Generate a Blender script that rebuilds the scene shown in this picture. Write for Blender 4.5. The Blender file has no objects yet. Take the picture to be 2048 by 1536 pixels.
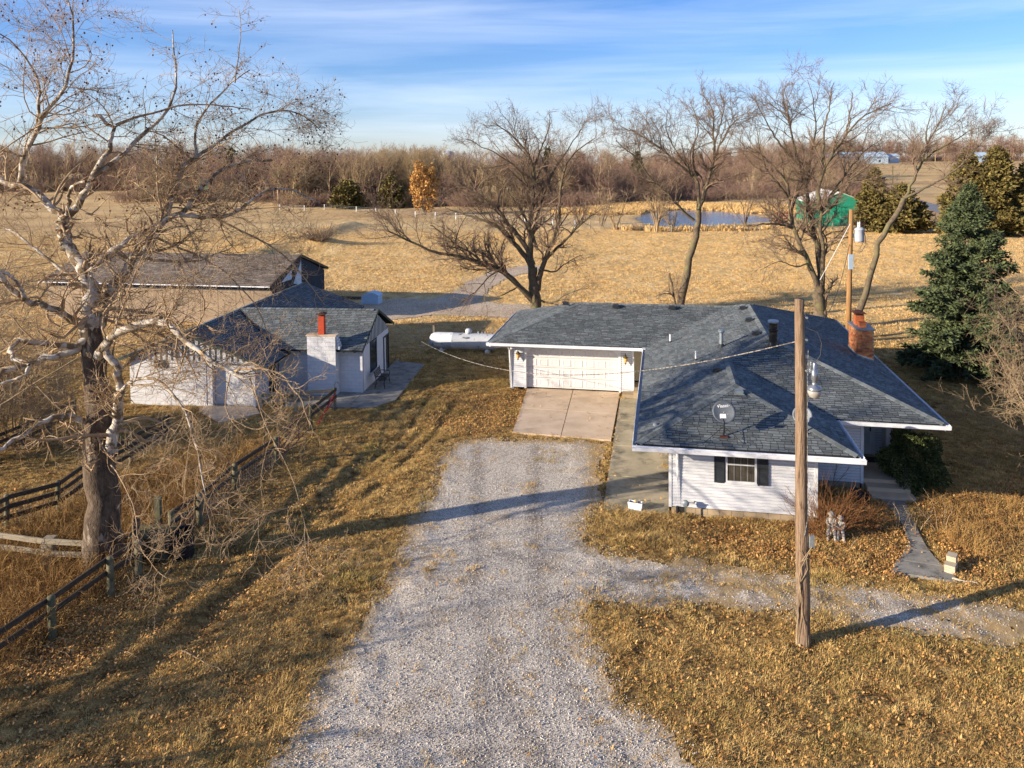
import bpy, math, random
import numpy as np
from mathutils import Vector, Matrix
rng = np.random.default_rng(7)
random.seed(7)
SC = bpy.context.scene
COL = SC.collection
R_ = math.radians

# ------------------------------------------------------------------ camera
F_, PITCH, ROLL, PY, HC = 1560.0, 0.04, 0.01, 383.45, 12.234
AR = np.array([math.cos(ROLL), -math.sin(PITCH)*math.sin(ROLL), -math.cos(PITCH)*math.sin(ROLL)])
AU = np.array([math.sin(ROLL), math.sin(PITCH)*math.cos(ROLL), math.cos(PITCH)*math.cos(ROLL)])
AF = np.array([0, math.cos(PITCH), -math.sin(PITCH)])
cam = bpy.data.cameras.new('camera')
cam.sensor_width = 36
cam.lens = F_/2048*36
cam.shift_y = (PY-768)/2048
cam.clip_end = 6000
cam.clip_start = 0.5
co = bpy.data.objects.new('camera', cam)
COL.objects.link(co)
m = Matrix.Identity(4)
for i, a in enumerate((AR, AU, -AF)):
    for j in range(3): m[j][i] = a[j]
m[2][3] = HC
co.matrix_world = m
SC.camera = co

# ------------------------------------------------------------------ sky, sun, exposure
SUN_EL, SUN_AZ = 15.3, 19.5            # light travels towards +X, a little +Y
W = bpy.data.worlds.new('World'); SC.world = W; W.use_nodes = True
nt = W.node_tree; N = nt.nodes; L = nt.links
for n in list(N): N.remove(n)
out = N.new('ShaderNodeOutputWorld'); bg = N.new('ShaderNodeBackground')
sky = N.new('ShaderNodeTexSky'); sky.sky_type = 'NISHITA'; sky.sun_disc = False
sky.sun_elevation = R_(SUN_EL); sky.sun_rotation = R_(270-SUN_AZ)
sky.air_density = 1.0; sky.dust_density = 0.2; sky.ozone_density = 4.0; sky.altitude = 200
tc = N.new('ShaderNodeTexCoord'); mp = N.new('ShaderNodeMapping')
mp.inputs['Scale'].default_value = (0.9, 0.9, 11.0); mp.inputs['Rotation'].default_value = (0.03, -0.05, 0)
no = N.new('ShaderNodeTexNoise'); no.inputs['Scale'].default_value = 1.6; no.inputs['Detail'].default_value = 7
no.inputs['Roughness'].default_value = 0.55; no.inputs['Distortion'].default_value = 0.5
rp = N.new('ShaderNodeValToRGB'); rp.color_ramp.elements[0].position = 0.42; rp.color_ramp.elements[1].position = 0.92
rp.color_ramp.elements[1].color = (.52, .52, .52, 1)
hs = N.new('ShaderNodeHueSaturation'); hs.inputs['Saturation'].default_value = 1.12; hs.inputs['Value'].default_value = 1.0
mx = N.new('ShaderNodeMixRGB'); mx.inputs[2].default_value = (8.0, 8.6, 9.6, 1)
L.new(tc.outputs['Generated'], mp.inputs['Vector']); L.new(mp.outputs[0], no.inputs['Vector'])
L.new(no.outputs['Fac'], rp.inputs[0]); L.new(sky.outputs[0], hs.inputs['Color'])
tn = N.new('ShaderNodeMixRGB'); tn.blend_type = 'MULTIPLY'; tn.inputs[0].default_value = 1; tn.inputs[2].default_value = (1.0, .965, 1.22, 1); L.new(hs.outputs[0], tn.inputs[1]); L.new(tn.outputs[0], mx.inputs[1]); L.new(rp.outputs[0], mx.inputs[0])
L.new(mx.outputs[0], bg.inputs[0]); bg.inputs[1].default_value = 0.08
L.new(bg.outputs[0], out.inputs[0])
sl = bpy.data.lights.new('sun', 'SUN'); sl.energy = 5.0; sl.angle = R_(0.5); sl.color = (1.0, 0.86, 0.68)
so = bpy.data.objects.new('sun', sl); COL.objects.link(so)
dv = Vector((math.cos(R_(SUN_EL))*math.cos(R_(SUN_AZ)), math.cos(R_(SUN_EL))*math.sin(R_(SUN_AZ)), -math.sin(R_(SUN_EL))))
so.rotation_euler = dv.to_track_quat('-Z', 'Y').to_euler(); so.location = (-30, 0, 40)
vs = SC.view_settings; vs.view_transform = 'Standard'; vs.look = 'None'; vs.gamma = 1; vs.exposure = 1.05
vs.use_curve_mapping = False
SC.render.engine = 'CYCLES'
SC.cycles.max_bounces = 5; SC.cycles.transparent_max_bounces = 8; SC.cycles.diffuse_bounces = 3

# ------------------------------------------------------------------ places: photograph pixel -> point of the world
def ray(x, y): return AR*(x-1024)/F_ + AU*(PY-y)/F_ + AF
def at(x, y, z=0.0):
    w = ray(x, y); t = (z-HC)/w[2]; return np.array([w[0]*t, w[1]*t, z])
def atY(x, y, Y):
    w = ray(x, y); return np.array([0, 0, HC]) + w*Y/w[1]
def sm(t): t = np.clip(t, 0, 1); return t*t*(3-2*t)
_perm = rng.random((256, 256))
def vnoise(x, y):
    xi = np.floor(x).astype(int); yi = np.floor(y).astype(int); fx = x-xi; fy = y-yi
    fx = fx*fx*(3-2*fx); fy = fy*fy*(3-2*fy)
    a = _perm[xi % 256, yi % 256]; b = _perm[(xi+1) % 256, yi % 256]; c = _perm[xi % 256, (yi+1) % 256]; d = _perm[(xi+1) % 256, (yi+1) % 256]
    return (a*(1-fx)+b*fx)*(1-fy)+(c*(1-fx)+d*fx)*fy
def fbm(x, y, o=4):
    s = 0; a = .5
    for i in range(o): s = s+a*vnoise(x*2**i+17*i, y*2**i+31*i); a *= .5
    return s
def segdist(X, Y, pts, closed=False):
    X = np.asarray(X, float); Y = np.asarray(Y, float); d = np.full(X.shape, 1e9)
    n = len(pts)
    for i in range(n if closed else n-1):
        ax, ay = pts[i][:2]; bx, by = pts[(i+1) % n][:2]
        ex, ey = bx-ax, by-ay; t = np.clip(((X-ax)*ex+(Y-ay)*ey)/(ex*ex+ey*ey+1e-9), 0, 1)
        d = np.minimum(d, np.hypot(X-ax-t*ex, Y-ay-t*ey))
    return d
def inside(X, Y, pts):
    X = np.asarray(X, float); Y = np.asarray(Y, float); c = np.zeros(X.shape, bool); n = len(pts)
    for i in range(n):
        ax, ay = pts[i][:2]; bx, by = pts[(i+1) % n][:2]
        k = ((ay > Y) != (by > Y)) & (X < (bx-ax)*(Y-ay)/((by-ay) if by != ay else 1e-9)+ax)
        c ^= k
    return c
def sdist(X, Y, pts):                 # positive inside
    d = segdist(X, Y, pts, True); return np.where(inside(X, Y, pts), d, -d)
RUTS = [[(-9.3, 22.5), (-6.6, 29.0), (-4.9, 35.0), (-4.4, 40.5)], [(-7.9, 22.0), (-5.4, 28.6), (-3.6, 34.6), (-2.9, 40)],
        [(-8.6, 19.5), (-7.6, 24), (-6.0, 29.5), (-4.2, 35)]]
BERM = [tuple(at(430, 545)[:2]), tuple(at(520, 505)[:2]), tuple(at(610, 478)[:2]), tuple(at(700, 452)[:2])]
def hgt(X, Y):
    X = np.asarray(X, float); Y = np.asarray(Y, float); q = X/np.maximum(Y, 1)
    h = 7.8*sm((Y-185)/320)*sm((q-.20)/.18) + 2.2*sm((Y-160)/230)*sm((-q-.2)/.2) + 1.0*sm((Y-210)/200)
    h = h + (fbm(X/14., Y/14., 3)-.45)*.9*sm((Y-60)/60)
    h = h + 1.0*np.exp(-(segdist(X, Y, BERM)/2.6)**2) + 1.3*np.exp(-(((X+28.5)/4.5)**2+((Y-114)/4.0)**2))
    near = 1-sm((Y-55)/10)
    h = h + (fbm(X*1.7, Y*1.7, 3)-.45)*.15*near*(1-sm((3.0-segdist(X, Y, [(-1, 8), (0, 33)]))/1.5))
    for r in RUTS:
        h = h - .11*np.exp(-(segdist(X, Y, r)/.22)**2)*(.5+vnoise(X*1.2, Y*1.2))
    return h
def hz(x, y): return float(hgt(np.array([x]), np.array([y]))[0])
def atT(x, y):
    z = 0.0
    for _ in range(25):
        p = at(x, y, z)
        if p[1] < 0 or p[1] > 1500: p = atY(x, y, 900); z = hz(p[0], p[1]); break
        z = .5*z+.5*hz(p[0], p[1])
    return np.array([p[0], p[1], z])

# ------------------------------------------------------------------ materials
MATS = {}
def mat(name, c1, c2=None, ns=3.0, lo=.35, hi=.65, rough=.85, metal=0, spec=.25, bump=0, bs=20, bd=.02, island=0, c3=None, n3=1.0, l3=.5, h3=.7,
        trans=0, stretch=None, local=False, vor=0, isl_cols=None, coat=0):
    m = bpy.data.materials.new(name); m.use_nodes = True; MATS[name] = m
    nt = m.node_tree; N = nt.nodes; L = nt.links; b = N['Principled BSDF']
    b.inputs['Roughness'].default_value = rough; b.inputs['Metallic'].default_value = metal
    b.inputs['Specular IOR Level'].default_value = spec
    if trans: b.inputs['Transmission Weight'].default_value = trans
    if coat: b.inputs['Coat Weight'].default_value = coat
    if local:
        g = N.new('ShaderNodeTexCoord'); vec = g.outputs['Object']
    else:
        g = N.new('ShaderNodeNewGeometry'); vec = g.outputs['Position']
    if stretch:
        mpn = N.new('ShaderNodeMapping'); mpn.inputs['Scale'].default_value = stretch; L.new(vec, mpn.inputs[0]); vec = mpn.outputs[0]
    def noise(s, det=6):
        n = N.new('ShaderNodeTexNoise'); n.inputs['Scale'].default_value = s; n.inputs['Detail'].default_value = det; n.inputs['Roughness'].default_value = .62
        L.new(vec, n.inputs['Vector']); return n.outputs['Fac']
    def ramp(f, lo, hi, a, bb):
        r = N.new('ShaderNodeValToRGB'); e = r.color_ramp.elements; e[0].position = lo; e[1].position = hi
        e[0].color = (*a, 1); e[1].color = (*bb, 1); L.new(f, r.inputs[0]); return r.outputs[0]
    def mixc(f, a, c):
        x = N.new('ShaderNodeMixRGB'); L.new(f, x.inputs[0]); L.new(a, x.inputs[1])
        if isinstance(c, tuple): x.inputs[2].default_value = (*c, 1)
        else: L.new(c, x.inputs[2])
        return x.outputs[0]
    if c2 is None: c2 = tuple(v*.85 for v in c1)
    col = ramp(noise(ns), lo, hi, c1, c2)
    if c3: col = mixc(ramp(noise(n3, 4), l3, h3, (0, 0, 0), (1, 1, 1)), col, c3)
    if vor:
        v = N.new('ShaderNodeTexVoronoi'); v.inputs['Scale'].default_value = vor; L.new(vec, v.inputs['Vector'])
        sp = N.new('ShaderNodeSeparateColor'); L.new(v.outputs['Color'], sp.inputs[0])
        h = N.new('ShaderNodeHueSaturation'); mr = N.new('ShaderNodeMapRange'); mr.inputs['To Min'].default_value = .35; mr.inputs['To Max'].default_value = 1.65
        L.new(sp.outputs[0], mr.inputs['Value']); L.new(mr.outputs[0], h.inputs['Value']); L.new(col, h.inputs['Color']); col = h.outputs[0]
    if island or isl_cols:
        oi = N.new('ShaderNodeObjectInfo'); gg = N.new('ShaderNodeNewGeometry'); ad = N.new('ShaderNodeMath'); ad.operation = 'ADD'
        fr = N.new('ShaderNodeMath'); fr.operation = 'FRACT'
        L.new(oi.outputs['Random'], ad.inputs[0]); L.new(gg.outputs['Random Per Island'], ad.inputs[1]); L.new(ad.outputs[0], fr.inputs[0])
        if isl_cols:
            r = N.new('ShaderNodeValToRGB'); e = r.color_ramp.elements
            while len(e) < len(isl_cols): e.new(.5)
            for i, cc in enumerate(isl_cols): e[i].position = i/(len(isl_cols)-1); e[i].color = (*cc, 1)
            L.new(fr.outputs[0], r.inputs[0])
            x = N.new('ShaderNodeMixRGB'); x.blend_type = 'MULTIPLY'; x.inputs[0].default_value = 1; L.new(r.outputs[0], x.inputs[1]); L.new(col, x.inputs[2]); col = x.outputs[0]
        if island:
            h = N.new('ShaderNodeHueSaturation'); mr = N.new('ShaderNodeMapRange')
            mr.inputs['To Min'].default_value = 1-island; mr.inputs['To Max'].default_value = 1+island
            L.new(fr.outputs[0], mr.inputs['Value']); L.new(mr.outputs[0], h.inputs['Value']); L.new(col, h.inputs['Color']); col = h.outputs[0]
    L.new(col, b.inputs['Base Color'])
    if bump:
        bn = N.new('ShaderNodeBump'); bn.inputs['Strength'].default_value = bump; bn.inputs['Distance'].default_value = bd
        L.new(noise(bs, 5), bn.inputs['Height']); L.new(bn.outputs[0], b.inputs['Normal'])
    return m

M_siding = mat('white_vinyl_siding', (.60, .61, .63), (.54, .55, .57), ns=.8, rough=.5, spec=.3, c3=(.46, .44, .39), n3=1.3, l3=.58, h3=.85)
M_trim = mat('white_painted_trim', (.66, .67, .68), (.58, .59, .60), ns=2, rough=.4)
M_gutter = mat('white_gutter_metal', (.78, .79, .82), (.60, .62, .66), ns=3, rough=.3, spec=.5)
M_guttin = mat('gutter_inside', (.30, .36, .44), (.22, .20, .18), ns=4, rough=.4)
M_beige = mat('beige_siding', (.52, .46, .34), rough=.6)
M_door = mat('garage_door_paint', (.62, .61, .60), (.57, .56, .55), ns=.7, rough=.4)
M_shingle = mat('grey_asphalt_shingle', (.155, .17, .168), (.10, .115, .118), ns=1.1, rough=.95, bump=.5, bs=160, bd=.004, island=.30)
M_under = mat('roof_underlay_and_edge_shade', (.022, .024, .027), rough=.95)
M_barnsh = mat('brown_barn_shingle', (.25, .20, .155), (.17, .135, .105), ns=.7, rough=.95, island=.3, bump=.5, bs=40, bd=.01)
M_vent = mat('black_vent_metal', (.03, .033, .038), rough=.5)
M_galv = mat('galvanised_pipe', (.45, .50, .52), (.30, .34, .36), ns=8, rough=.35, metal=.6)
M_pvc = mat('white_pipe', (.75, .75, .72), rough=.5)
M_stack = mat('blackened_stove_pipe', (.04, .038, .035), (.15, .13, .09), ns=5, rough=.35, metal=.6, lo=.5, hi=.75)
M_brick = mat('chimney_brick', (1, 1, 1), (.8, .75, .7), ns=9, rough=.9, isl_cols=[(.30, .085, .04), (.48, .20, .08), (.22, .06, .03), (.55, .27, .11), (.42, .13, .06), (.50, .24, .10)], bump=.4, bs=60, bd=.006)
M_mortar = mat('brick_mortar', (.42, .33, .23), (.34, .26, .18), ns=6, rough=.95)
M_flue = mat('orange_clay_flue', (.55, .16, .05), (.42, .11, .04), ns=4, rough=.7)
M_redflue = mat('painted_red_flue', (.50, .07, .025), (.36, .05, .02), ns=3, rough=.6)
M_rust = mat('rusty_metal', (.11, .035, .02), (.06, .025, .018), ns=9, rough=.8)
M_lead = mat('grey_flashing', (.24, .28, .30), (.17, .20, .22), ns=7, rough=.5, metal=.3)
M_shut = mat('dark_grey_shutter', (.032, .036, .042), rough=.5)
M_glass = mat('dark_window_glass', (.025, .03, .032), rough=.06, spec=.7)
M_curt = mat('window_curtain', (.20, .165, .11), (.08, .065, .045), ns=3, stretch=(12, 12, .3), rough=.9, bump=.6, bs=3, bd=.03)
M_conc = mat('tan_concrete', (.60, .46, .32), (.50, .375, .25), ns=.9, rough=.9, bump=.25, bs=14, bd=.01, c3=(.36, .27, .18), n3=.5, l3=.55, h3=.75)
M_conc2 = mat('stained_olive_concrete', (.27, .235, .15), (.42, .35, .235), ns=.8, rough=.9, bump=.25, bs=14, bd=.01, c3=(.12, .11, .075), n3=1.1, l3=.5, h3=.7)
M_conc3 = mat('grey_path_concrete', (.30, .28, .235), (.20, .19, .165), ns=1.3, rough=.9, bump=.3, bs=16, bd=.01, c3=(.10, .10, .09), n3=2, l3=.5, h3=.7)
M_block = mat('foundation_block', (.38, .29, .18), (.29, .22, .14), ns=1.6, rough=.95, bump=.3, bs=40, bd=.01, island=.12)
M_wblock = mat('white_painted_block', (.62, .62, .63), (.56, .56, .57), ns=1.8, rough=.75, bump=.25, bs=30, bd=.008, island=.04)
M_wjoint = mat('white_painted_joint', (.40, .40, .42), rough=.85)
M_gap = mat('shadowed_siding_gap', (.10, .10, .11), rough=.9)  # dark core colour paints the shadow lines between lap boards
M_batten = mat('dark_green_batten', (.035, .055, .05), rough=.7)
M_bwood = mat('dark_weathered_wood', (.055, .042, .032), (.11, .09, .065), ns=2.5, stretch=(1, 1, 4), rough=.9, bump=.5, bs=20, bd=.01)
M_post = mat('green_treated_post', (.13, .13, .075), (.08, .075, .045), ns=4, rough=.9, bump=.5, bs=20, bd=.01, c3=(.22, .2, .13), n3=3)
M_rail = mat('dark_fence_rail', (.040, .032, .025), (.085, .07, .05), ns=3, stretch=(3, .6, 8), rough=.9, bump=.5, bs=20, bd=.01)
M_grail = mat('weathered_grey_rail', (.34, .29, .21), (.20, .17, .12), ns=3, stretch=(.7, .7, 9), rough=.9, bump=.5, bs=20, bd=.01)
M_pole = mat('weathered_utility_pole_wood', (.18, .115, .068), (.28, .20, .135), ns=3.5, stretch=(5, 5, .45), rough=.9, bump=1.0, bs=4.5, bd=.05, c3=(.09, .05, .03), n3=4.5, l3=.55, h3=.66)
M_pole2 = mat('orange_utility_pole_wood', (.36, .20, .075), (.22, .12, .055), ns=2.5, stretch=(4, 4, .4), rough=.9, bump=.6, bs=8, bd=.02)
M_lampm = mat('lamp_aluminium', (.30, .32, .35), rough=.3, metal=.7)
M_lampg = mat('frosted_lamp_glass', (.36, .33, .29), rough=.25, spec=.5)
M_lant = mat('brass_lantern', (.10, .07, .03), rough=.5, metal=.5)
M_lantg = mat('amber_lantern_glass', (.65, .38, .12), rough=.2)
M_dish = mat('dark_grey_dish', (.10, .115, .13), (.13, .145, .16), ns=2, rough=.45, spec=.4)
M_black = mat('black_metal', (.018, .018, .02), rough=.5)
M_white = mat('white_plastic', (.72, .72, .72), rough=.4)
M_tank = mat('stained_white_tank', (.52, .54, .56), (.44, .46, .48), ns=1.5, rough=.5, c3=(.12, .11, .07), n3=3.4, l3=.60, h3=.70, bump=.1)
M_tarp = mat('shade_blue_tarp', (.36, .56, .72), (.52, .66, .76), ns=2, rough=.6, stretch=(1, 1, 4))  # white tarp, the blue of its shade put into the colour
M_barnw = mat('barn_tan_wall', (.34, .26, .18), (.24, .18, .12), ns=.6, rough=.9)
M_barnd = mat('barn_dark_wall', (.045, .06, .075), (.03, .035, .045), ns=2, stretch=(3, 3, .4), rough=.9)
M_green = mat('green_metal_siding', (.012, .22, .13), (.015, .18, .11), ns=.6, rough=.5, spec=.4)
M_wroof = mat('white_metal_roof', (.72, .66, .56), (.60, .55, .46), ns=.5, rough=.5)
M_red = mat('faded_red_paint', (.30, .07, .04), rough=.7)
M_gate = mat('purple_brown_gate_tube', (.09, .05, .045), rough=.5)
M_redm = mat('bright_red_gate_tube', (.45, .03, .02), rough=.5)
M_syc_t = mat('sycamore_trunk_bark', (.15, .11, .075), (.055, .038, .027), ns=5, rough=.95, bump=1.0, bs=16, bd=.05, stretch=(1.5, 1.5, .6), c3=(.34, .28, .21), n3=2.2, l3=.57, h3=.66)
M_syc_l = mat('white_sycamore_bark', (.55, .51, .45), (.36, .30, .22), ns=5.5, rough=.85, c3=(.17, .12, .07), n3=3.6, l3=.47, h3=.56, bump=.5, bs=14, bd=.03)
M_syc_w = mat('sycamore_twig_bark', (.44, .32, .19), (.28, .18, .10), ns=2, rough=.9)
M_ball = mat('brown_seed_ball', (.13, .05, .02), rough=.95)
M_bark = mat('grey_brown_bark', (.17, .13, .085), (.08, .06, .04), ns=6, rough=.95, bump=.9, bs=22, bd=.04, c3=(.17, .16, .07), n3=1.5, l3=.5, h3=.7)
M_twig = mat('brown_twig_bark', (.22, .155, .105), (.14, .095, .068), ns=1.5, rough=.95)
M_twigp = mat('pale_shrub_twig', (.36, .27, .16), (.24, .165, .095), ns=1.5, rough=.95)
M_twigr = mat('russet_shrub_twig', (.26, .12, .045), (.15, .07, .03), ns=3, rough=.95)
M_wood1 = mat('far_woodland_twig', (.30, .205, .16), (.20, .135, .11), ns=.05, rough=1, c3=(.34, .27, .16), n3=.03, l3=.5, h3=.6, isl_cols=[(1.1, 1, .95), (.75, .7, .72), (1.25, 1.2, 1.1), (.9, .8, .8)])
M_wood2 = mat('far_woodland_trunk', (.22, .17, .12), (.15, .11, .08), ns=.3, rough=1)
M_cedar = mat('olive_cedar_foliage', (.20, .15, .045), (.09, .08, .026), ns=1.2, rough=.9, island=.35)
M_spruce = mat('blue_green_spruce_needles', (.105, .125, .05), (.045, .065, .032), ns=2.5, rough=.9, island=.4)
M_yew = mat('dark_evergreen_leaf', (.085, .10, .028), (.04, .055, .018), ns=2.5, rough=.8, island=.4)
M_gold = mat('golden_dead_leaf', (.50, .28, .09), (.36, .18, .05), ns=.7, rough=.9, island=.3)
M_leaf = mat('brown_fallen_leaf', (1, 1, 1), (.8, .8, .8), ns=2, rough=.75, isl_cols=[(.42, .19, .05), (.66, .36, .10), (.24, .10, .035), (.74, .46, .18), (.52, .25, .07), (.13, .06, .025)])
M_blade = mat('dead_grass_blade', (.64, .43, .155), (.38, .24, .08), ns=1.1, rough=.85, island=.42, c3=(.33, .26, .07), n3=.25, l3=.52, h3=.72)
M_blade2 = mat('straw_field_grass', (.72, .49, .21), (.56, .37, .15), ns=.5, rough=.85, island=.25)
M_weed = mat('dry_weed_stalk', (.42, .26, .09), (.28, .15, .05), ns=1, rough=.9, island=.3)
M_stone = mat('pale_gravel_stone', (.58, .52, .43), (.42, .375, .315), ns=3, rough=.85, island=.5)
M_rock = mat('tan_limestone', (.50, .42, .30), (.40, .33, .23), ns=5, rough=.9, bump=.4, bs=30, bd=.01)
M_statue = mat('grey_cast_stone', (.42, .39, .34), (.20, .19, .17), ns=14, rough=.9, bump=.5, bs=40, bd=.01)
M_barrel = mat('black_steel_barrel', (.022, .022, .024), rough=.45, metal=.3)
M_mossbox = mat('mossy_old_boards', (.16, .135, .06), (.075, .065, .035), ns=3, rough=.95, bump=.5, bs=20, bd=.02)
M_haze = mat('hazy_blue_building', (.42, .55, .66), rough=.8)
M_wire = mat('dark_cable', (.05, .05, .055), rough=.6)
M_wirel = mat('pale_wound_cable', (.30, .27, .23), (.10, .09, .08), ns=9, lo=.49, hi=.51, rough=.6)
M_farroof = mat('far_grey_roof', (.16, .15, .15), rough=.9)

# ground materials ----------------------------------------------------------------
def ground_material():
    m = bpy.data.materials.new('winter_grass_ground'); m.use_nodes = True; nt = m.node_tree; N = nt.nodes; L = nt.links; b = N['Principled BSDF']
    b.inputs['Roughness'].default_value = .95; b.inputs['Specular IOR Level'].default_value = .1
    g = N.new('ShaderNodeNewGeometry').outputs['Position']
    def noise(s, det=6, st=None):
        v = g
        if st:
            mp = N.new('ShaderNodeMapping'); mp.inputs['Scale'].default_value = st; L.new(g, mp.inputs[0]); v = mp.outputs[0]
        n = N.new('ShaderNodeTexNoise'); n.inputs['Scale'].default_value = s; n.inputs['Detail'].default_value = det; n.inputs['Roughness'].default_value = .65
        L.new(v, n.inputs['Vector']); return n.outputs['Fac']
    def ramp(f, cols):
        r = N.new('ShaderNodeValToRGB'); e = r.color_ramp.elements
        while len(e) < len(cols): e.new(.5)
        for i, (p, c) in enumerate(cols): e[i].position = p; e[i].color = (*c, 1)
        L.new(f, r.inputs[0]); return r.outputs[0]
    def mix(f, a, c, bl='MIX'):
        x = N.new('ShaderNodeMixRGB'); x.blend_type = bl
        if isinstance(f, float): x.inputs[0].default_value = f
        else: L.new(f, x.inputs[0])
        L.new(a, x.inputs[1]); L.new(c, x.inputs[2]); return x.outputs[0]
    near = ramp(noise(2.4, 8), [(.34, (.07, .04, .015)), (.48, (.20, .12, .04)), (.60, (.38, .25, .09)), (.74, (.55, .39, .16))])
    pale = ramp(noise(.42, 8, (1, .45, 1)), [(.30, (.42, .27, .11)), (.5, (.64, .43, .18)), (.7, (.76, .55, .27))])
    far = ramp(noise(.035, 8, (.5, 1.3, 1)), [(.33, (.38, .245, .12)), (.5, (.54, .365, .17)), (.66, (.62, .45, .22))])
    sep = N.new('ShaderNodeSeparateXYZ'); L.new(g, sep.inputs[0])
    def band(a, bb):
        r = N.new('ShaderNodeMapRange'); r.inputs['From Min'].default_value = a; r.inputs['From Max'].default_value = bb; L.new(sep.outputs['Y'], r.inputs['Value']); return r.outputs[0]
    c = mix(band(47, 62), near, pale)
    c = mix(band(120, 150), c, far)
    gr = ramp(noise(.11, 5), [(.54, (0, 0, 0)), (.74, (1, 1, 1))])
    grc = ramp(noise(3.0, 6), [(.35, (.14, .12, .03)), (.65, (.32, .25, .07))])
    sc = N.new('ShaderNodeMath'); sc.operation = 'MULTIPLY'; sc.inputs[1].default_value = .55; L.new(gr, sc.inputs[0])
    c = mix(sc.outputs[0], c, grc)
    L.new(c, b.inputs['Base Color'])
    bn = N.new('ShaderNodeBump'); bn.inputs['Strength'].default_value = .9; bn.inputs['Distance'].default_value = .16; L.new(noise(3.2, 8), bn.inputs['Height'])
    b2 = N.new('ShaderNodeBump'); b2.inputs['Strength'].default_value = .6; b2.inputs['Distance'].default_value = .6; L.new(noise(.5, 6, (1, .4, 1)), b2.inputs['Height'])
    L.new(b2.outputs[0], bn.inputs['Normal']); L.new(bn.outputs[0], b.inputs['Normal'])
    return m
M_ground = ground_material()
M_gravel = mat('grey_limestone_gravel', (.54, .48, .395), (.41, .365, .305), ns=.9, lo=.35, hi=.7, rough=.95, bump=.9, bs=38, bd=.028, vor=52, c3=(.34, .26, .17), n3=.6, l3=.54, h3=.76)
def wear_on(m):
    nt = m.node_tree; N = nt.nodes; L = nt.links; b = N['Principled BSDF']; src = b.inputs['Base Color'].links[0].from_socket
    a = N.new('ShaderNodeAttribute'); a.attribute_name = 'wear'; sp = N.new('ShaderNodeSeparateColor'); L.new(a.outputs['Color'], sp.inputs[0])
    n = N.new('ShaderNodeTexNoise'); n.inputs['Scale'].default_value = 7; n.inputs['Detail'].default_value = 7; g = N.new('ShaderNodeNewGeometry'); L.new(g.outputs['Position'], n.inputs['Vector'])
    def amt(s, k):
        ad = N.new('ShaderNodeMath'); ad.operation = 'MULTIPLY_ADD'; ad.inputs[1].default_value = k; L.new(sp.outputs[s], ad.inputs[0]); sb = N.new('ShaderNodeMath'); sb.operation = 'MULTIPLY_ADD'; sb.inputs[1].default_value = 2.4; sb.inputs[2].default_value = -1.45
        L.new(n.outputs['Fac'], sb.inputs[0]); L.new(sb.outputs[0], ad.inputs[2]); ad.use_clamp = True; return ad.outputs[0]
    x = N.new('ShaderNodeMixRGB'); x.blend_type = 'MULTIPLY'; L.new(amt(0, 1.2), x.inputs[0]); L.new(src, x.inputs[1]); x.inputs[2].default_value = (.52, .52, .55, 1)
    y = N.new('ShaderNodeMixRGB'); L.new(amt(1, 1.7), y.inputs[0]); L.new(x.outputs[0], y.inputs[1]); y.inputs[2].default_value = (.36, .25, .12, 1); L.new(y.outputs[0], b.inputs['Base Color'])
wear_on(M_gravel)
M_gravel2 = mat('pale_dusty_gravel', (.50, .39, .27), (.40, .30, .20), ns=.3, rough=.95, bump=.6, bs=9, bd=.03, vor=22)
M_asph = mat('grey_road_surface', (.20, .20, .21), (.16, .16, .17), ns=.2, rough=.9)
M_water = mat('pond_water', (.012, .045, .085), (.02, .06, .10), ns=.1, rough=.12, spec=.5, bump=.4, bs=2.5, bd=.06)
M_dirt = mat('bare_dark_dirt', (.12, .075, .045), (.07, .045, .03), ns=1, rough=.95, bump=.6, bs=8, bd=.05)

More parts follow.
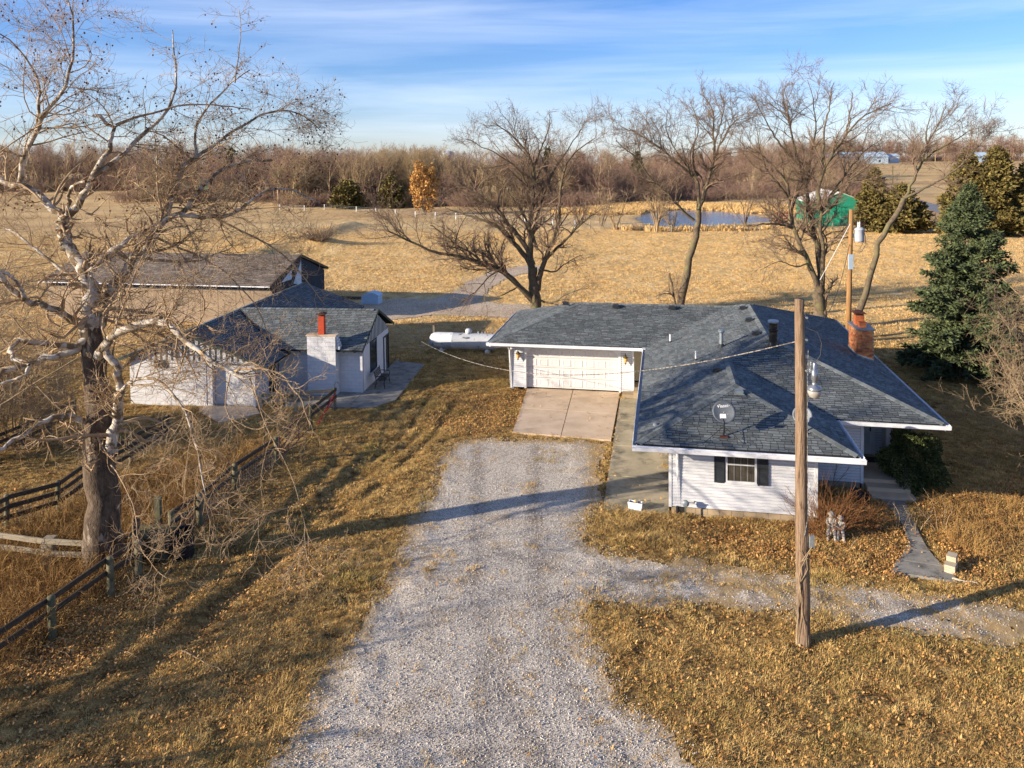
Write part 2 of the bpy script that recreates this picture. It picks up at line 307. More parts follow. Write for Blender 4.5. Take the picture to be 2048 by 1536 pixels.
# ------------------------------------------------------------------ mesh helpers
class MB:
    def __init__(s): s.v = []; s.f = []; s.n = 0
    def add(s, V, Fc):
        V = np.asarray(V, float).reshape(-1, 3)
        s.v.append(V); s.f.extend([tuple(int(i)+s.n for i in f) for f in Fc]); s.n += len(V); return s
    def box(s, x0, y0, z0, x1, y1, z1, M=None):
        V = np.array([(x, y, z) for z in (z0, z1) for y in (y0, y1) for x in (x0, x1)], float)
        if M is not None: V = (np.asarray(M)[:3, :3] @ V.T).T + np.asarray(M)[:3, 3]
        return s.add(V, [(0, 2, 3, 1), (4, 5, 7, 6), (0, 1, 5, 4), (2, 6, 7, 3), (0, 4, 6, 2), (1, 3, 7, 5)])
    def bar(s, a, b, w, h=None, up=(0, 0, 1)):
        h = w if h is None else h
        a = np.array(a, float); b = np.array(b, float); d = b-a; L_ = np.linalg.norm(d); d = d/L_
        up = np.array(up, float)
        if abs(d@up) > .98: up = np.array([1., 0, 0])
        x = np.cross(up, d); x /= np.linalg.norm(x); y = np.cross(d, x)
        V = [a+sx*x*w/2+sy*y*h/2 for sy in (-1, 1) for sx in (-1, 1)]+[b+sx*x*w/2+sy*y*h/2 for sy in (-1, 1) for sx in (-1, 1)]
        return s.add(V, [(0, 2, 3, 1), (4, 5, 7, 6), (0, 1, 5, 4), (2, 6, 7, 3), (0, 4, 6, 2), (1, 3, 7, 5)])
    def tube(s, pts, r, n=8, cap=True):
        P = np.asarray(pts, float); k = len(P); r = np.broadcast_to(np.asarray(r, float), (k,))
        T = np.gradient(P, axis=0); T /= np.linalg.norm(T, axis=1)[:, None]+1e-9
        ref = np.array([0, 0, 1.]) if abs(T[0][2]) < .9 else np.array([1., 0, 0])
        A = np.cross(ref, T); A /= np.linalg.norm(A, axis=1)[:, None]+1e-9; B = np.cross(T, A)
        th = np.arange(n)*2*math.pi/n
        V = P[:, None]+r[:, None, None]*(np.cos(th)[None, :, None]*A[:, None]+np.sin(th)[None, :, None]*B[:, None])
        Fc = [(i*n+j, i*n+(j+1) % n, (i+1)*n+(j+1) % n, (i+1)*n+j) for i in range(k-1) for j in range(n)]
        if cap: Fc += [tuple(range(n-1, -1, -1)), tuple((k-1)*n+j for j in range(n))]
        return s.add(V.reshape(-1, 3), Fc)
    def lathe(s, prof, c=(0, 0, 0), n=20, cap=True, axis='z'):
        c = np.array(c, float); V = []; k = len(prof)
        for r, h in prof:
            for j in range(n):
                a = 2*math.pi*j/n
                V.append((r*math.cos(a), r*math.sin(a), h) if axis == 'z' else ((h, r*math.cos(a), r*math.sin(a)) if axis == 'x' else (r*math.cos(a), h, r*math.sin(a))))
        Fc = [(i*n+j, i*n+(j+1) % n, (i+1)*n+(j+1) % n, (i+1)*n+j) for i in range(k-1) for j in range(n)]
        if cap: Fc += [tuple(range(n-1, -1, -1)), tuple((k-1)*n+j for j in range(n))]
        return s.add(np.array(V)+c, Fc)
    def prism(s, poly, axis, a, b):            # extrude a 2D outline: axis 'x' -> poly is (y,z); 'y' -> (x,z); 'z' -> (x,y)
        def P(p, t): return (t, p[0], p[1]) if axis == 'x' else ((p[0], t, p[1]) if axis == 'y' else (p[0], p[1], t))
        n = len(poly); V = [P(p, a) for p in poly]+[P(p, b) for p in poly]
        return s.add(V, [tuple(range(n-1, -1, -1)), tuple(range(n, 2*n))]+[(i, (i+1) % n, n+(i+1) % n, n+i) for i in range(n)])
    def slab(s, P3, t):                        # polygon in 3D thickened downwards by t
        n = len(P3); V = [tuple(p) for p in P3]+[(p[0], p[1], p[2]-t) for p in P3]
        return s.add(V, [tuple(range(n)), tuple(range(2*n-1, n-1, -1))]+[(i, n+i, n+(i+1) % n, (i+1) % n) for i in range(n)])
    def mesh(s, name, m, smooth=False):
        me = bpy.data.meshes.new(name); me.from_pydata(np.concatenate(s.v).tolist(), [], s.f); me.materials.append(m)
        if smooth: me.polygons.foreach_set('use_smooth', [True]*len(me.polygons))
        me.update(); return me
    def edged(s, name, m, parent=None, **kw):      # edge faces painted dark as course shadow lines; cut asphalt is dark too
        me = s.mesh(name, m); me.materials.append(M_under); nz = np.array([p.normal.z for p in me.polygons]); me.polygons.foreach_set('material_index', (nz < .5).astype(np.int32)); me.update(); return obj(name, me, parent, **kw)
    def build(s, name, m, parent=None, smooth=False, **kw):
        return obj(name, s.mesh(name, m, smooth), parent, **kw)

def obj(name, me, parent=None, loc=None, kind=None, label=None, cat=None, group=None):
    o = bpy.data.objects.new(name, me); COL.objects.link(o)
    if parent: o.parent = parent
    if loc is not None: o.location = loc
    if kind: o['kind'] = kind
    if label: o['label'] = label
    if cat: o['category'] = cat
    if group: o['group'] = group
    return o
def thing(name, label, cat, loc=(0, 0, 0), rz=0, group=None):
    o = obj(name, None, None, loc, None, label, cat, group); o.rotation_euler = (0, 0, rz); o.empty_display_size = .2; return o
def bulk(name, V, quads, m, parent=None, smooth=False, tris=None, **kw):   # fast mesh from arrays
    me = bpy.data.meshes.new(name); V = np.ascontiguousarray(V, np.float32).reshape(-1, 3)
    me.vertices.add(len(V)); me.vertices.foreach_set('co', V.ravel())
    q = np.ascontiguousarray(quads if quads is not None else tris, np.int32); k = q.shape[1]
    me.loops.add(q.size); me.loops.foreach_set('vertex_index', q.ravel())
    me.polygons.add(len(q)); me.polygons.foreach_set('loop_start', np.arange(len(q), dtype=np.int32)*k)
    me.polygons.foreach_set('loop_total', np.full(len(q), k, np.int32))
    if smooth: me.polygons.foreach_set('use_smooth', np.ones(len(q), bool))
    me.materials.append(m); me.update(calc_edges=True); me.validate()
    return obj(name, me, parent, **kw)
def copy_tree(o, parent=None):
    c = o.copy(); COL.objects.link(c)
    if parent: c.parent = parent
    for ch in [x for x in CHILD.get(o, [])]: copy_tree(ch, c)
    return c
CHILD = {}
def register(root):
    CHILD.clear()
    for o in bpy.data.objects:
        if o.parent: CHILD.setdefault(o.parent, []).append(o)

def scatter(name, P, rot, scl, variants, label=None, parent=None, kind='stuff'):
    P = np.asarray(P, np.float32); n = len(P)
    me = bpy.data.meshes.new(name); me.vertices.add(n); me.vertices.foreach_set('co', P.ravel())
    a = me.attributes.new('rot', 'FLOAT_VECTOR', 'POINT'); a.data.foreach_set('vector', np.asarray(rot, np.float32).ravel())
    a = me.attributes.new('scl', 'FLOAT', 'POINT'); a.data.foreach_set('value', np.asarray(scl, np.float32))
    a = me.attributes.new('vid', 'INT', 'POINT'); a.data.foreach_set('value', rng.integers(0, len(variants), n).astype(np.int32))
    o = obj(name, me, parent, kind=kind, label=label)
    col = bpy.data.collections.new(name+'_kinds')
    for i, v in enumerate(variants):
        vo = bpy.data.objects.new('%s_kind' % name, v); col.objects.link(vo)
    g = bpy.data.node_groups.new(name+'_scatter', 'GeometryNodeTree')
    g.interface.new_socket('Geometry', in_out='INPUT', socket_type='NodeSocketGeometry')
    g.interface.new_socket('Geometry', in_out='OUTPUT', socket_type='NodeSocketGeometry')
    N = g.nodes; L = g.links; gi = N.new('NodeGroupInput'); go = N.new('NodeGroupOutput')
    ip = N.new('GeometryNodeInstanceOnPoints'); ci = N.new('GeometryNodeCollectionInfo')
    ci.inputs['Collection'].default_value = col; ci.inputs['Separate Children'].default_value = True; ci.inputs['Reset Children'].default_value = True
    def na(nm, ty):
        x = N.new('GeometryNodeInputNamedAttribute'); x.data_type = ty; x.inputs['Name'].default_value = nm; return [q for q in x.outputs if q.enabled and q.name == 'Attribute'][0]
    L.new(gi.outputs[0], ip.inputs['Points']); L.new(ci.outputs[0], ip.inputs['Instance']); ip.inputs['Pick Instance'].default_value = True
    L.new(na('vid', 'INT'), ip.inputs['Instance Index']); L.new(na('rot', 'FLOAT_VECTOR'), ip.inputs['Rotation']); L.new(na('scl', 'FLOAT'), ip.inputs['Scale'])
    L.new(ip.outputs[0], go.inputs[0])
    md = o.modifiers.new('scatter', 'NODES'); md.node_group = g
    return o

# branches, level by level, all at once -----------------------------------------------
def unit(v): return v/(np.linalg.norm(v, axis=-1, keepdims=True)+1e-9)
def resample(P, k, jit=0):
    P = np.asarray(P, float); s = np.r_[0, np.cumsum(np.linalg.norm(np.diff(P, axis=0), axis=1))]; t = np.linspace(0, s[-1], k)
    Q = np.stack([np.interp(t, s, P[:, i]) for i in range(P.shape[1])], 1)
    for _ in range(2): Q[1:-1] = .25*Q[:-2]+.5*Q[1:-1]+.25*Q[2:]
    if jit: Q[1:-1, :3] += rng.normal(0, jit, (k-2, 3))
    return Q
def kids(P, Rr, per, k, lenf, ang, curl, up=0., t0=.2, rfac=.55, tip=.35, lmin=.1, lmax=99, up2=None, tcut=1., radmax=9, rmin=.004):
    n, kk, _ = P.shape; pl_ = np.linalg.norm(np.diff(P, axis=1), axis=2).sum(1); cnt = rng.poisson(per*np.clip(pl_/(pl_.mean()+1e-9), .25, 2.4))
    idx = np.repeat(np.arange(n), cnt); mN = len(idx)
    if mN == 0: return np.zeros((0, k, 3)), np.zeros((0, k))
    t = t0+(tcut-t0)*rng.random(mN)**.9; s = t*(kk-1); i0 = np.minimum(s.astype(int), kk-2); fr = (s-i0)[:, None]
    base = P[idx, i0]*(1-fr)+P[idx, i0+1]*fr; tan = unit(P[idx, i0+1]-P[idx, i0]); rb = Rr[idx, i0]*(1-fr[:, 0])+Rr[idx, i0+1]*fr[:, 0]
    pl = np.linalg.norm(np.diff(P, axis=1), axis=2).sum(1)[idx]
    rv = rng.normal(size=(mN, 3)); pp = unit(rv-(rv*tan).sum(1, keepdims=True)*tan)
    a = R_(ang)*(.6+.8*rng.random(mN))[:, None]; d = np.cos(a)*tan+np.sin(a)*pp
    Ln = np.clip(pl*lenf*(1-.45*t)*(.5+rng.random(mN)), lmin, lmax)
    C = np.zeros((mN, k, 3)); C[:, 0] = base; st = (Ln/(k-1))[:, None]
    up2 = up if up2 is None else up2
    cur = rng.normal(size=(mN, 3))*curl*.5
    for j in range(1, k):
        u = up+(up2-up)*j/(k-1); cur = cur*.6+rng.normal(size=(mN, 3))*curl
        d = unit(d+cur+np.array([0, 0, 1.])*u); C[:, j] = C[:, j-1]+d*st
    r0 = np.clip(rb*rfac*(.7+.5*rng.random(mN)), rmin, radmax); rr = r0[:, None]*np.linspace(1, tip, k)[None]
    return C, np.maximum(rr, rmin*.6)
def tubes(P, Rr, sides=3):
    n, k, _ = P.shape
    if n == 0: return np.zeros((0, 3)), np.zeros((0, 4), int)
    T = np.gradient(P, axis=1); T = unit(T); ref = np.where(np.abs(T[:, :1, 2:3]) < .9, np.array([0, 0, 1.]), np.array([1., 0, 0]))
    A = unit(np.cross(np.broadcast_to(ref, T.shape), T)); B = np.cross(T, A); th = np.arange(sides)*2*math.pi/sides
    V = P[:, :, None]+Rr[:, :, None, None]*(np.cos(th)[None, None, :, None]*A[:, :, None]+np.sin(th)[None, None, :, None]*B[:, :, None])
    i = np.arange(n)[:, None, None]*k*sides; j = np.arange(k-1)[None, :, None]*sides; c = np.arange(sides)[None, None]; c2 = (c+1) % sides
    Q = np.stack([i+j+c, i+j+c2, i+j+sides+c2, i+j+sides+c], -1).reshape(-1, 4)
    return V.reshape(-1, 3), Q
def join(L_):
    V = []; Q = []; n = 0
    for v, q in L_:
        V.append(v); Q.append(q+n); n += len(v)
    return np.concatenate(V), np.concatenate(Q)

# ================================================================== THE GROUND
YAW = -0.1918
CY_, SY_ = math.cos(YAW), math.sin(YAW)
def hw(u, v): return (4.0568+u*CY_-v*SY_, 25.6224+u*SY_+v*CY_)      # house plan -> world
GRAVEL = [(-5.0, 7), (-4.81, 15.3), (-4.77, 16.7), (-4.13, 20.2), (-3.67, 23.2), (-3.2, 27.7), (-3.06, 31.5), (-2.7, 33.3), (-1, 33.9), (3.7, 33.2), (2.83, 27.2),
          (2.1, 25.7), (2.3, 24.3), (3.23, 23.7), (5.6, 23.3), (8.2, 22.2), (12, 21.1), (14, 20.6), (24, 17.4), (24, 14.9), (12.6, 18.8), (11, 19.4), (8.7, 20.0), (6.3, 20.7), (4.1, 20.85),
          (2.1, 20.9), (1.56, 20.3), (1.85, 19.2), (2.44, 17.2), (3.86, 15.2), (5.5, 13), (8, 7)]
STRIP = [(3.6, 22.2), (6.5, 21.9), (10.5, 20.4), (15, 18.9), (24, 16.0)]     # grassy middle of the loop
PAD = [tuple(at(*p)[:2]) for p in [(1055, 777), (1240, 786), (1222, 882), (1025, 866)]]
WALKC = [tuple(at(*p)[:2]) for p in [(1241, 800), (1300, 800), (1345, 1032), (1205, 1010), (1226, 884)]]
FRONTWALK = [tuple(at(*p)[:2]) for p in [(1742, 985), (1806, 992), (1815, 1030), (1840, 1075), (1862, 1118), (1915, 1158), (1925, 1170), (1780, 1148), (1800, 1118), (1822, 1100), (1812, 1075), (1783, 1020)]]
HOUSEP = [hw(1.1, 1.1), hw(5.9, 1.1), hw(5.9, 4.2), hw(9.6, 4.2), hw(9.6, 21), hw(-7.1, 21), hw(-7.1, 14.6), hw(1.1, 14.6)]
CYAW = -.11; CCc, CSs = math.cos(CYAW), math.sin(CYAW)
def cw(u, v): return (-8.0+u*CCc-v*CSs, 40.89+u*CSs+v*CCc)
COTP = [cw(0, 0), cw(0, 5.1), cw(-4, 5.1), cw(-4, 12.7), cw(-12, 12.7), cw(-12, -2.8), cw(-4.7, -2.8), cw(-4.7, 0)]
PATIO = [cw(2.05, -1.1), cw(2.0, 5.9), cw(0.0, 6.6), cw(0, 0), cw(-3.4, -.1), cw(-3.2, -2.6), cw(1.2, -2.5)]
GSLAB = [cw(-7.3, -2.8), cw(-4.7, -2.8), cw(-4.0, -3.8), cw(-5.3, -5.2), cw(-7.3, -3.5)]
BACKROAD = [tuple(at(*p)[:2]) for p in [(700, 607), (800, 598), (862, 600), (900, 588), (940, 562), (985, 542), (1050, 531), (1085, 530), (1075, 540), (1020, 553), (985, 572), (960, 600), (1000, 607), (1085, 612), (1085, 640), (960, 632), (860, 632), (760, 642), (690, 640)]]

xs = np.unique(np.concatenate([np.arange(-24, 24, .22), np.arange(-60, 60, 1.2), -60-np.cumsum(1.2*1.12**np.arange(58)), 60+np.cumsum(1.2*1.12**np.arange(58))]).round(2))
ys = np.unique(np.concatenate([[-30, -10, 0, 6, 10, 12], np.arange(13, 48, .22), np.arange(48, 130, 1.0), 130+np.cumsum(1.0*1.05**np.arange(95))]).round(2))
xs = xs[np.r_[True, np.diff(xs) > .1]]; ys = ys[np.r_[True, np.diff(ys) > .1]]
GX, GY = np.meshgrid(xs, ys); V = np.stack([GX, GY, hgt(GX, GY)], -1).reshape(-1, 3)
def flatten(V, polys, z):
    for p in polys:
        d = sdist(V[:, 0], V[:, 1], p); k = sm((d+.35)/.35); V[:, 2] = V[:, 2]*(1-k)+z*k
flatten(V, [PAD, WALKC, FRONTWALK, HOUSEP, COTP, PATIO, GSLAB], -.04)
POND = [tuple(at(*p)[:2]) for p in [(1268, 436), (1285, 427), (1320, 423), (1370, 418), (1440, 421), (1500, 429), (1545, 436), (1540, 443), (1480, 447), (1400, 452), (1330, 452), (1290, 446)]]
flatten(V, [POND], -.35)
nx, ny = len(xs), len(ys)
ii = (np.arange(ny-1)[:, None]*nx+np.arange(nx-1)[None]).ravel()
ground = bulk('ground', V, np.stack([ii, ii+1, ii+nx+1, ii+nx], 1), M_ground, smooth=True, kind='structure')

def sheet(name, poly, cell, m, dz, jit=.35, jf=1.3, kind='structure', hole=None, relief=.0, label=None):
    P = np.array(poly); x = np.arange(P[:, 0].min()-.5, P[:, 0].max()+.5, cell); y = np.arange(P[:, 1].min()-.5, P[:, 1].max()+.5, cell)
    A, B = np.meshgrid(x, y); Z = hgt(A, B)+dz+relief*(rng.random(A.shape)-.5)
    cxm = (A[:-1, :-1]+A[1:, 1:])/2; cym = (B[:-1, :-1]+B[1:, 1:])/2
    s = sdist(cxm, cym, poly)+(fbm(cxm*jf, cym*jf, 5)-.47)*jit*2
    if hole is not None: s = np.minimum(s, hole(cxm, cym))
    k = s.ravel() > 0; n = len(x); i = (np.arange(len(y)-1)[:, None]*n+np.arange(n-1)[None]).ravel()[k]
    Q = np.stack([i, i+1, i+n+1, i+n], 1); u, inv = np.unique(Q, return_inverse=True)
    VV = np.stack([A.ravel(), B.ravel(), Z.ravel()], 1)[u]
    return bulk(name, VV, inv.reshape(Q.shape), m, smooth=True, kind=kind, label=label)
def strip_hole(X, Y): return segdist(X, Y, STRIP)+.10+(fbm(X*1.6, Y*1.6, 5)-.47)*1.7
gv = sheet('gravel_driveway', GRAVEL, .09, M_gravel, .022, .75, 1.1, hole=strip_hole, relief=.012)
TRACKS = [[(-1.6, 33), (-1.3, 27), (-1.2, 22), (-.2, 17), (1.9, 12.5)], [(.9, 33), (.7, 27), (.6, 22), (1.1, 18), (3.0, 13)], [(-.6, 24), (1.6, 22.6), (5, 22.4), (9, 21.2), (14, 19.6)], [(-.5, 21.5), (2, 21.3), (5, 21.1), (9, 20.2), (13, 18.9)], [(-.8, 19), (-.6, 12)]]
nv = len(gv.data.vertices); cc_ = np.zeros(nv*3); gv.data.vertices.foreach_get('co', cc_); cc_ = cc_.reshape(-1, 3); ax_, ay_ = cc_[:, 0], cc_[:, 1]
wr_ = np.zeros(nv)
for t_ in TRACKS: wr_ = np.maximum(wr_, np.exp(-(segdist(ax_, ay_, t_)/.38)**2)*.75)
edge_ = 1-sm(np.minimum(sdist(ax_, ay_, GRAVEL), strip_hole(ax_, ay_))/.9)
lo_ = sm((ax_-1.8)/2.5)*sm((segdist(ax_, ay_, [(3, 23.1), (8, 21.6), (14, 19.9), (24, 16.9)])-.0)/.8)
di_ = np.clip(.55*edge_+.36*sm((ax_-2.2)/2)*(ay_ > 18)*(fbm(ax_*.9, ay_*.9, 4) > .45)*.9+.5*sm((ay_-29)/3)*(fbm(ax_*1.3, ay_*1.3, 4)-.2), 0, 1)
at_ = gv.data.color_attributes.new('wear', 'FLOAT_COLOR', 'POINT'); at_.data.foreach_set('color', np.stack([wr_, di_, di_*0, di_*0+1], 1).astype(np.float32).ravel())
sheet('gravel_farm_track', BACKROAD, .35, M_gravel2, .03, .6, .5)
bulk('pond_water', *(lambda p: (np.array([(x, y, -.12) for x, y in p]), None))(POND), M_water, tris=np.array([[0, i, i+1] for i in range(1, len(POND)-1)]), kind='structure') if False else None
mb = MB(); mb.add([(x, y, -.08) for x, y in POND], [tuple(range(len(POND)))[::-1]]); mb.build('pond_water', M_water, kind='structure')
def ribbon(name, pts, w, m, dz=.05):
    P = resample(np.array(pts, float), 40); T = unit(np.gradient(P, axis=0)); Nn = np.stack([-T[:, 1], T[:, 0]], 1)
    VV = []
    for sd in (-1, 1):
        q = P+Nn*w/2*sd; VV.append(np.stack([q[:, 0], q[:, 1], hgt(q[:, 0], q[:, 1])+dz], 1))
    k = len(P); i = np.arange(k-1); return bulk(name, np.concatenate(VV), np.stack([i, i+1, i+1+k, i+k], 1), m, kind='structure')
ribbon('country_road', [atT(*p)[:2] for p in [(1640, 362), (1700, 371), (1750, 380), (1800, 394), (1850, 410), (1900, 424), (1950, 440)]], 6.0, M_asph, .12)

# concrete slabs: each slab between two joints is a piece of its own
def slabs(name, label, polys, m, z=.05, t=.12):
    r = thing(name, label, 'paving'); r['kind'] = 'structure'; del r['category']
    for p in polys:
        mb = MB(); mb.slab([(x, y, z) for x, y in p], t); mb.build('concrete_slab', m, r)
    return r
def lerp(a, b, t): return (a[0]+(b[0]-a[0])*t, a[1]+(b[1]-a[1])*t)
A_, B_, C_, D_ = PAD
g = .006
def quadcell(A, B, C, D, s0, s1, t0, t1):
    f = lambda s, t: lerp(lerp(A, B, s), lerp(D, C, s), t)
    return [f(s0, t0), f(s0, t1), f(s1, t1), f(s1, t0)]
slabs('concrete_driveway_pad', 'tan concrete apron in front of the white garage door', [quadcell(A_, B_, C_, D_, s0, s1, t0, t1) for s0, s1 in ((0, .495), (.502, 1)) for t0, t1 in ((0, .50), (.504, 1))], M_conc)
E_ = [tuple(hw(-1.28, 13.9)), tuple(hw(1.08, 13.9)), tuple(hw(1.08, .9)), tuple(hw(-1.2, .95))]
slabs('side_walk', 'stained olive concrete walk along the west wall of the farmhouse', [quadcell(*E_, 0, 1, t0+.003, t1-.003)[::1] for t0, t1 in ((0, .27), (.27, .52), (.52, .77), (.77, 1))], M_conc2, .035)
le = resample(np.array([at(*p)[:2] for p in [(1740, 984), (1764, 1002), (1786, 1024), (1802, 1046), (1813, 1070), (1817, 1090), (1810, 1106), (1796, 1120), (1785, 1134), (1783, 1146)]]), 29)
re_ = resample(np.array([at(*p)[:2] for p in [(1808, 990), (1812, 1008), (1820, 1030), (1830, 1052), (1842, 1075), (1852, 1095), (1866, 1114), (1884, 1132), (1904, 1150), (1924, 1168)]]), 29)
fp = []
for i0 in range(0, 28, 4):
    q = [tuple(p) for p in re_[i0:i0+5]]; w_ = [tuple(p) for p in le[i0:i0+5]]; q[-1] = lerp(q[-1], q[-2], .10); w_[-1] = lerp(w_[-1], w_[-2], .10)
    fp.append(q+w_[::-1])
slabs('front_path', 'grey cracked concrete path curving to the front steps', fp, M_conc3, .045)
slabs('cottage_patio', 'dark concrete patio beside the white cottage', [[cw(.02, .02), cw(2.05, -1.1), cw(2.02, 2.4), cw(.02, 2.4)], [cw(.02, 2.42), cw(2.02, 2.42), cw(2.0, 5.9), cw(.02, 6.6)], [cw(-3.4, -2.5), cw(.0, -2.5), cw(.0, -.03), cw(-3.4, -.03)], [cw(.02, -2.5), cw(1.3, -2.4), cw(2.05, -1.12), cw(.02, 0)]], M_conc3, .04)
slabs('cottage_garage_slab', 'tan concrete slab at the cottage garage opening', [GSLAB], M_conc, .05)

# ================================================================== PLANTS AND LITTER ON THE GROUND (nobody could count them)
def blade_tuft(name, nb, h, spread, w, m, lean=.5):
    V = []; F = []
    for i in range(nb):
        a = rng.random()*6.28; r = spread*rng.random()**.6; x, y = r*math.cos(a), r*math.sin(a)
        la = a+rng.normal()*.9; ln = lean*(.3+rng.random()); hh = h*(.5+.7*rng.random()); dx, dy = math.cos(la)*ln*hh, math.sin(la)*ln*hh
        px, py = -math.sin(la)*w/2, math.cos(la)*w/2; b = len(V)
        V += [(x-px, y-py, -.01), (x+px, y+py, -.01), (x+dx*.4+px*.8, y+dy*.4+py*.8, hh*.6), (x+dx*.4-px*.8, y+dy*.4-py*.8, hh*.6), (x+dx*1.2, y+dy*1.2, hh*.9)]
        F += [(b, b+1, b+2, b+3), (b+3, b+2, b+4)]
    me = bpy.data.meshes.new(name); me.from_pydata(V, [], F); me.materials.append(m); return me
def rand_pts(n, x0, x1, y0, y1):
    # denser towards the camera, spread over the trapezoid the camera sees
    y = y0*np.exp(rng.random(n)*math.log(y1/y0)); x = x0+(x1-x0)*rng.random(n); return x, y
def visible_pts(n, y0, y1, q=.78, p=1.0):
    u = rng.random(n); y = (y0**p+(y1**p-y0**p)*u)**(1/p); x = (rng.random(n)*2-1)*q*y; return x, y
def blocked(x, y, m=.05):
    b = np.zeros(len(x), bool)
    for P in (PAD, WALKC, FRONTWALK, HOUSEP, COTP, PATIO, GSLAB): b |= sdist(x, y, P) > -m
    return b
tv = [blade_tuft('grass_tuft', 30, .062, .14, .009, M_blade, 1.4) for _ in range(5)]+[blade_tuft('grass_tuft', 28, .11, .15, .010, M_blade, .9)]
x, y = visible_pts(215000, 14.5, 50, .72, 1.3)
sg = sdist(x, y, GRAVEL)+(fbm(x*1.1, y*1.1, 5)-.47)*1.1; sh = np.minimum(sg, strip_hole(x, y))
dens = np.clip(.50+1.5*(fbm(x*1.1, y*1.1, 5)-.45)*2, .10, 1); dens = np.where(sh > .12, .012+.10*(fbm(x*.7+9, y*.7, 4) > .60), dens)
dens = np.where((sg > 0) & (sh < .12), .40, dens); dens = np.where((sh > .1) & (x > 2.5) & (y > 18), .02+.12*(fbm(x*.9+4, y*.9, 4) > .54), dens); dens = np.where((sh > .1) & (sh < .7), np.maximum(dens, .16*(fbm(x*1.5, y*1.5, 3) > .5)), dens)
k = (rng.random(len(x)) < dens) & ~blocked(x, y); x, y = x[k], y[k]; n = len(x)
near_fence = segdist(x, y, [(-10, 36), (-12.2, 18)])
sc = (.40+.70*rng.random(n))*(.70+.75*vnoise(x*.6, y*.6))
scatter('dead_lawn_grass', np.stack([x, y, hgt(x, y)], 1), np.stack([rng.normal(0, .15, n), rng.normal(0, .15, n), rng.random(n)*6.28], 1), sc, tv, label='short dead lawn grass round the house and drive')
fv = [blade_tuft('field_tuft', 30, .13, .42, .022, M_blade2, 1.3) for _ in range(3)]
x, y = visible_pts(52000, 47, 135, .74, 1.2)
k = ~blocked(x, y) & (sdist(x, y, BACKROAD) < -.4) & (rng.random(len(x)) < .45+.9*(fbm(x*.15, y*.5, 4)-.3)); x, y = x[k], y[k]; n = len(x)
scatter('field_grass', np.stack([x, y, hgt(x, y)], 1), np.stack([rng.normal(0, .12, n), rng.normal(0, .12, n), rng.random(n)*6.28], 1), .5+.8*rng.random(n), fv, label='pale straw grass of the field behind the house')
# stones
sv = []
for _ in range(3):
    mb = MB(); pts = np.array([(1, 0, 0), (-1, 0, 0), (0, 1, 0), (0, -1, 0), (0, 0, .8), (0, 0, -.8)])*(.7+.5*rng.random((6, 3)))
    mb.add(pts, [(0, 2, 4), (2, 1, 4), (1, 3, 4), (3, 0, 4), (2, 0, 5), (1, 2, 5), (3, 1, 5), (0, 3, 5)]); sv.append(mb.mesh('gravel_stone', M_stone))
x, y = visible_pts(150000, 14.5, 34, .66, .7)
sh = np.minimum(sdist(x, y, GRAVEL)+(fbm(x*1.1, y*1.1, 5)-.47)*1.1, strip_hole(x, y))
k = (sh > -.45+.35*rng.random(len(x))) & ~blocked(x, y) & ((x < 3) | (rng.random(len(x)) < .45)); x, y = x[k], y[k]; n = len(x)
scatter('loose_gravel', np.stack([x, y, hgt(x, y)+.03], 1), rng.random((n, 3))*6.28, .007+.015*rng.random(n)**2, sv, label='loose pale stones lying on the gravel driveway')
# leaves, one mesh
def leaf_density(x, y):
    d = np.full(len(x), .04)
    bed = [at(*p)[:2] for p in [(1340, 1045), (1640, 1050), (1760, 1000), (1830, 1090), (1800, 1160), (1700, 1145), (1560, 1125), (1400, 1100)]]
    bed2 = [at(*p)[:2] for p in [(1830, 1000), (2048, 960), (2100, 1050), (2048, 1160), (1930, 1190), (1870, 1090)]]
    isl = [at(*p)[:2] for p in [(1170, 1230), (1400, 1220), (1700, 1260), (2048, 1310), (2100, 1536), (1430, 1536), (1260, 1380)]]
    gc = [at(*p)[:2] for p in [(900, 790), (1060, 775), (1075, 800), (1040, 850), (960, 880), (850, 850)]]
    ff = [(-9.7, 33), (-10.0, 27), (-10.6, 18), (-14, 18), (-14, 28), (-10.6, 34)]
    for P, a, s in ((bed, 1.0, .8), (bed2, .8, .8), (isl, .15, .8), (gc, .7, .8), (ff, .8, .8)): d = np.maximum(d, a*sm((sdist(x, y, P)+.4)/s))
    left = .24*sm((-x-4.0)/3)*sm((31-y)/4); d = np.maximum(d, left)
    d = d*(.35+1.3*fbm(x*1.2, y*1.2, 4))
    g = np.minimum(sdist(x, y, GRAVEL), strip_hole(x, y)); d = np.where(g > .2, d*.10, d)
    return d
x, y = visible_pts(560000, 14.5, 42, .72, 1.1)
ond = np.maximum.reduce([sdist(x, y, P_) for P_ in (PAD, WALKC, FRONTWALK)]); on = (ond > 0) & ~(inside(x, y, HOUSEP)); k = (rng.random(len(x)) < leaf_density(x, y)) & ~blocked(x, y, -.05) | (on & (rng.random(len(x)) < .012+.16*np.exp(-ond/.10)*(fbm(x*2, y*2, 3) > .45))); x, y, on = x[k], y[k], on[k]; n = len(x)
a = rng.random(n)*6.28; s_ = .015+.022*rng.random(n); tl = rng.normal(0, .5, (n, 2)); curl = (rng.random(n)-.2)*.5
ca, sa = np.cos(a), np.sin(a); corners = np.array([(-1, 0), (0, -.55), (1, 0), (0, .55)])
V = np.zeros((n, 4, 3)); z0 = np.where(on, .075, hgt(x, y)+.03+.05*rng.random(n))
for j, (cx_, cy_) in enumerate(corners):
    lx, ly = cx_*s_*1.25, cy_*s_*1.25; V[:, j, 0] = x+lx*ca-ly*sa; V[:, j, 1] = y+lx*sa+ly*ca
    V[:, j, 2] = z0+lx*tl[:, 0]+ly*tl[:, 1]+curl*s_*(abs(cx_))
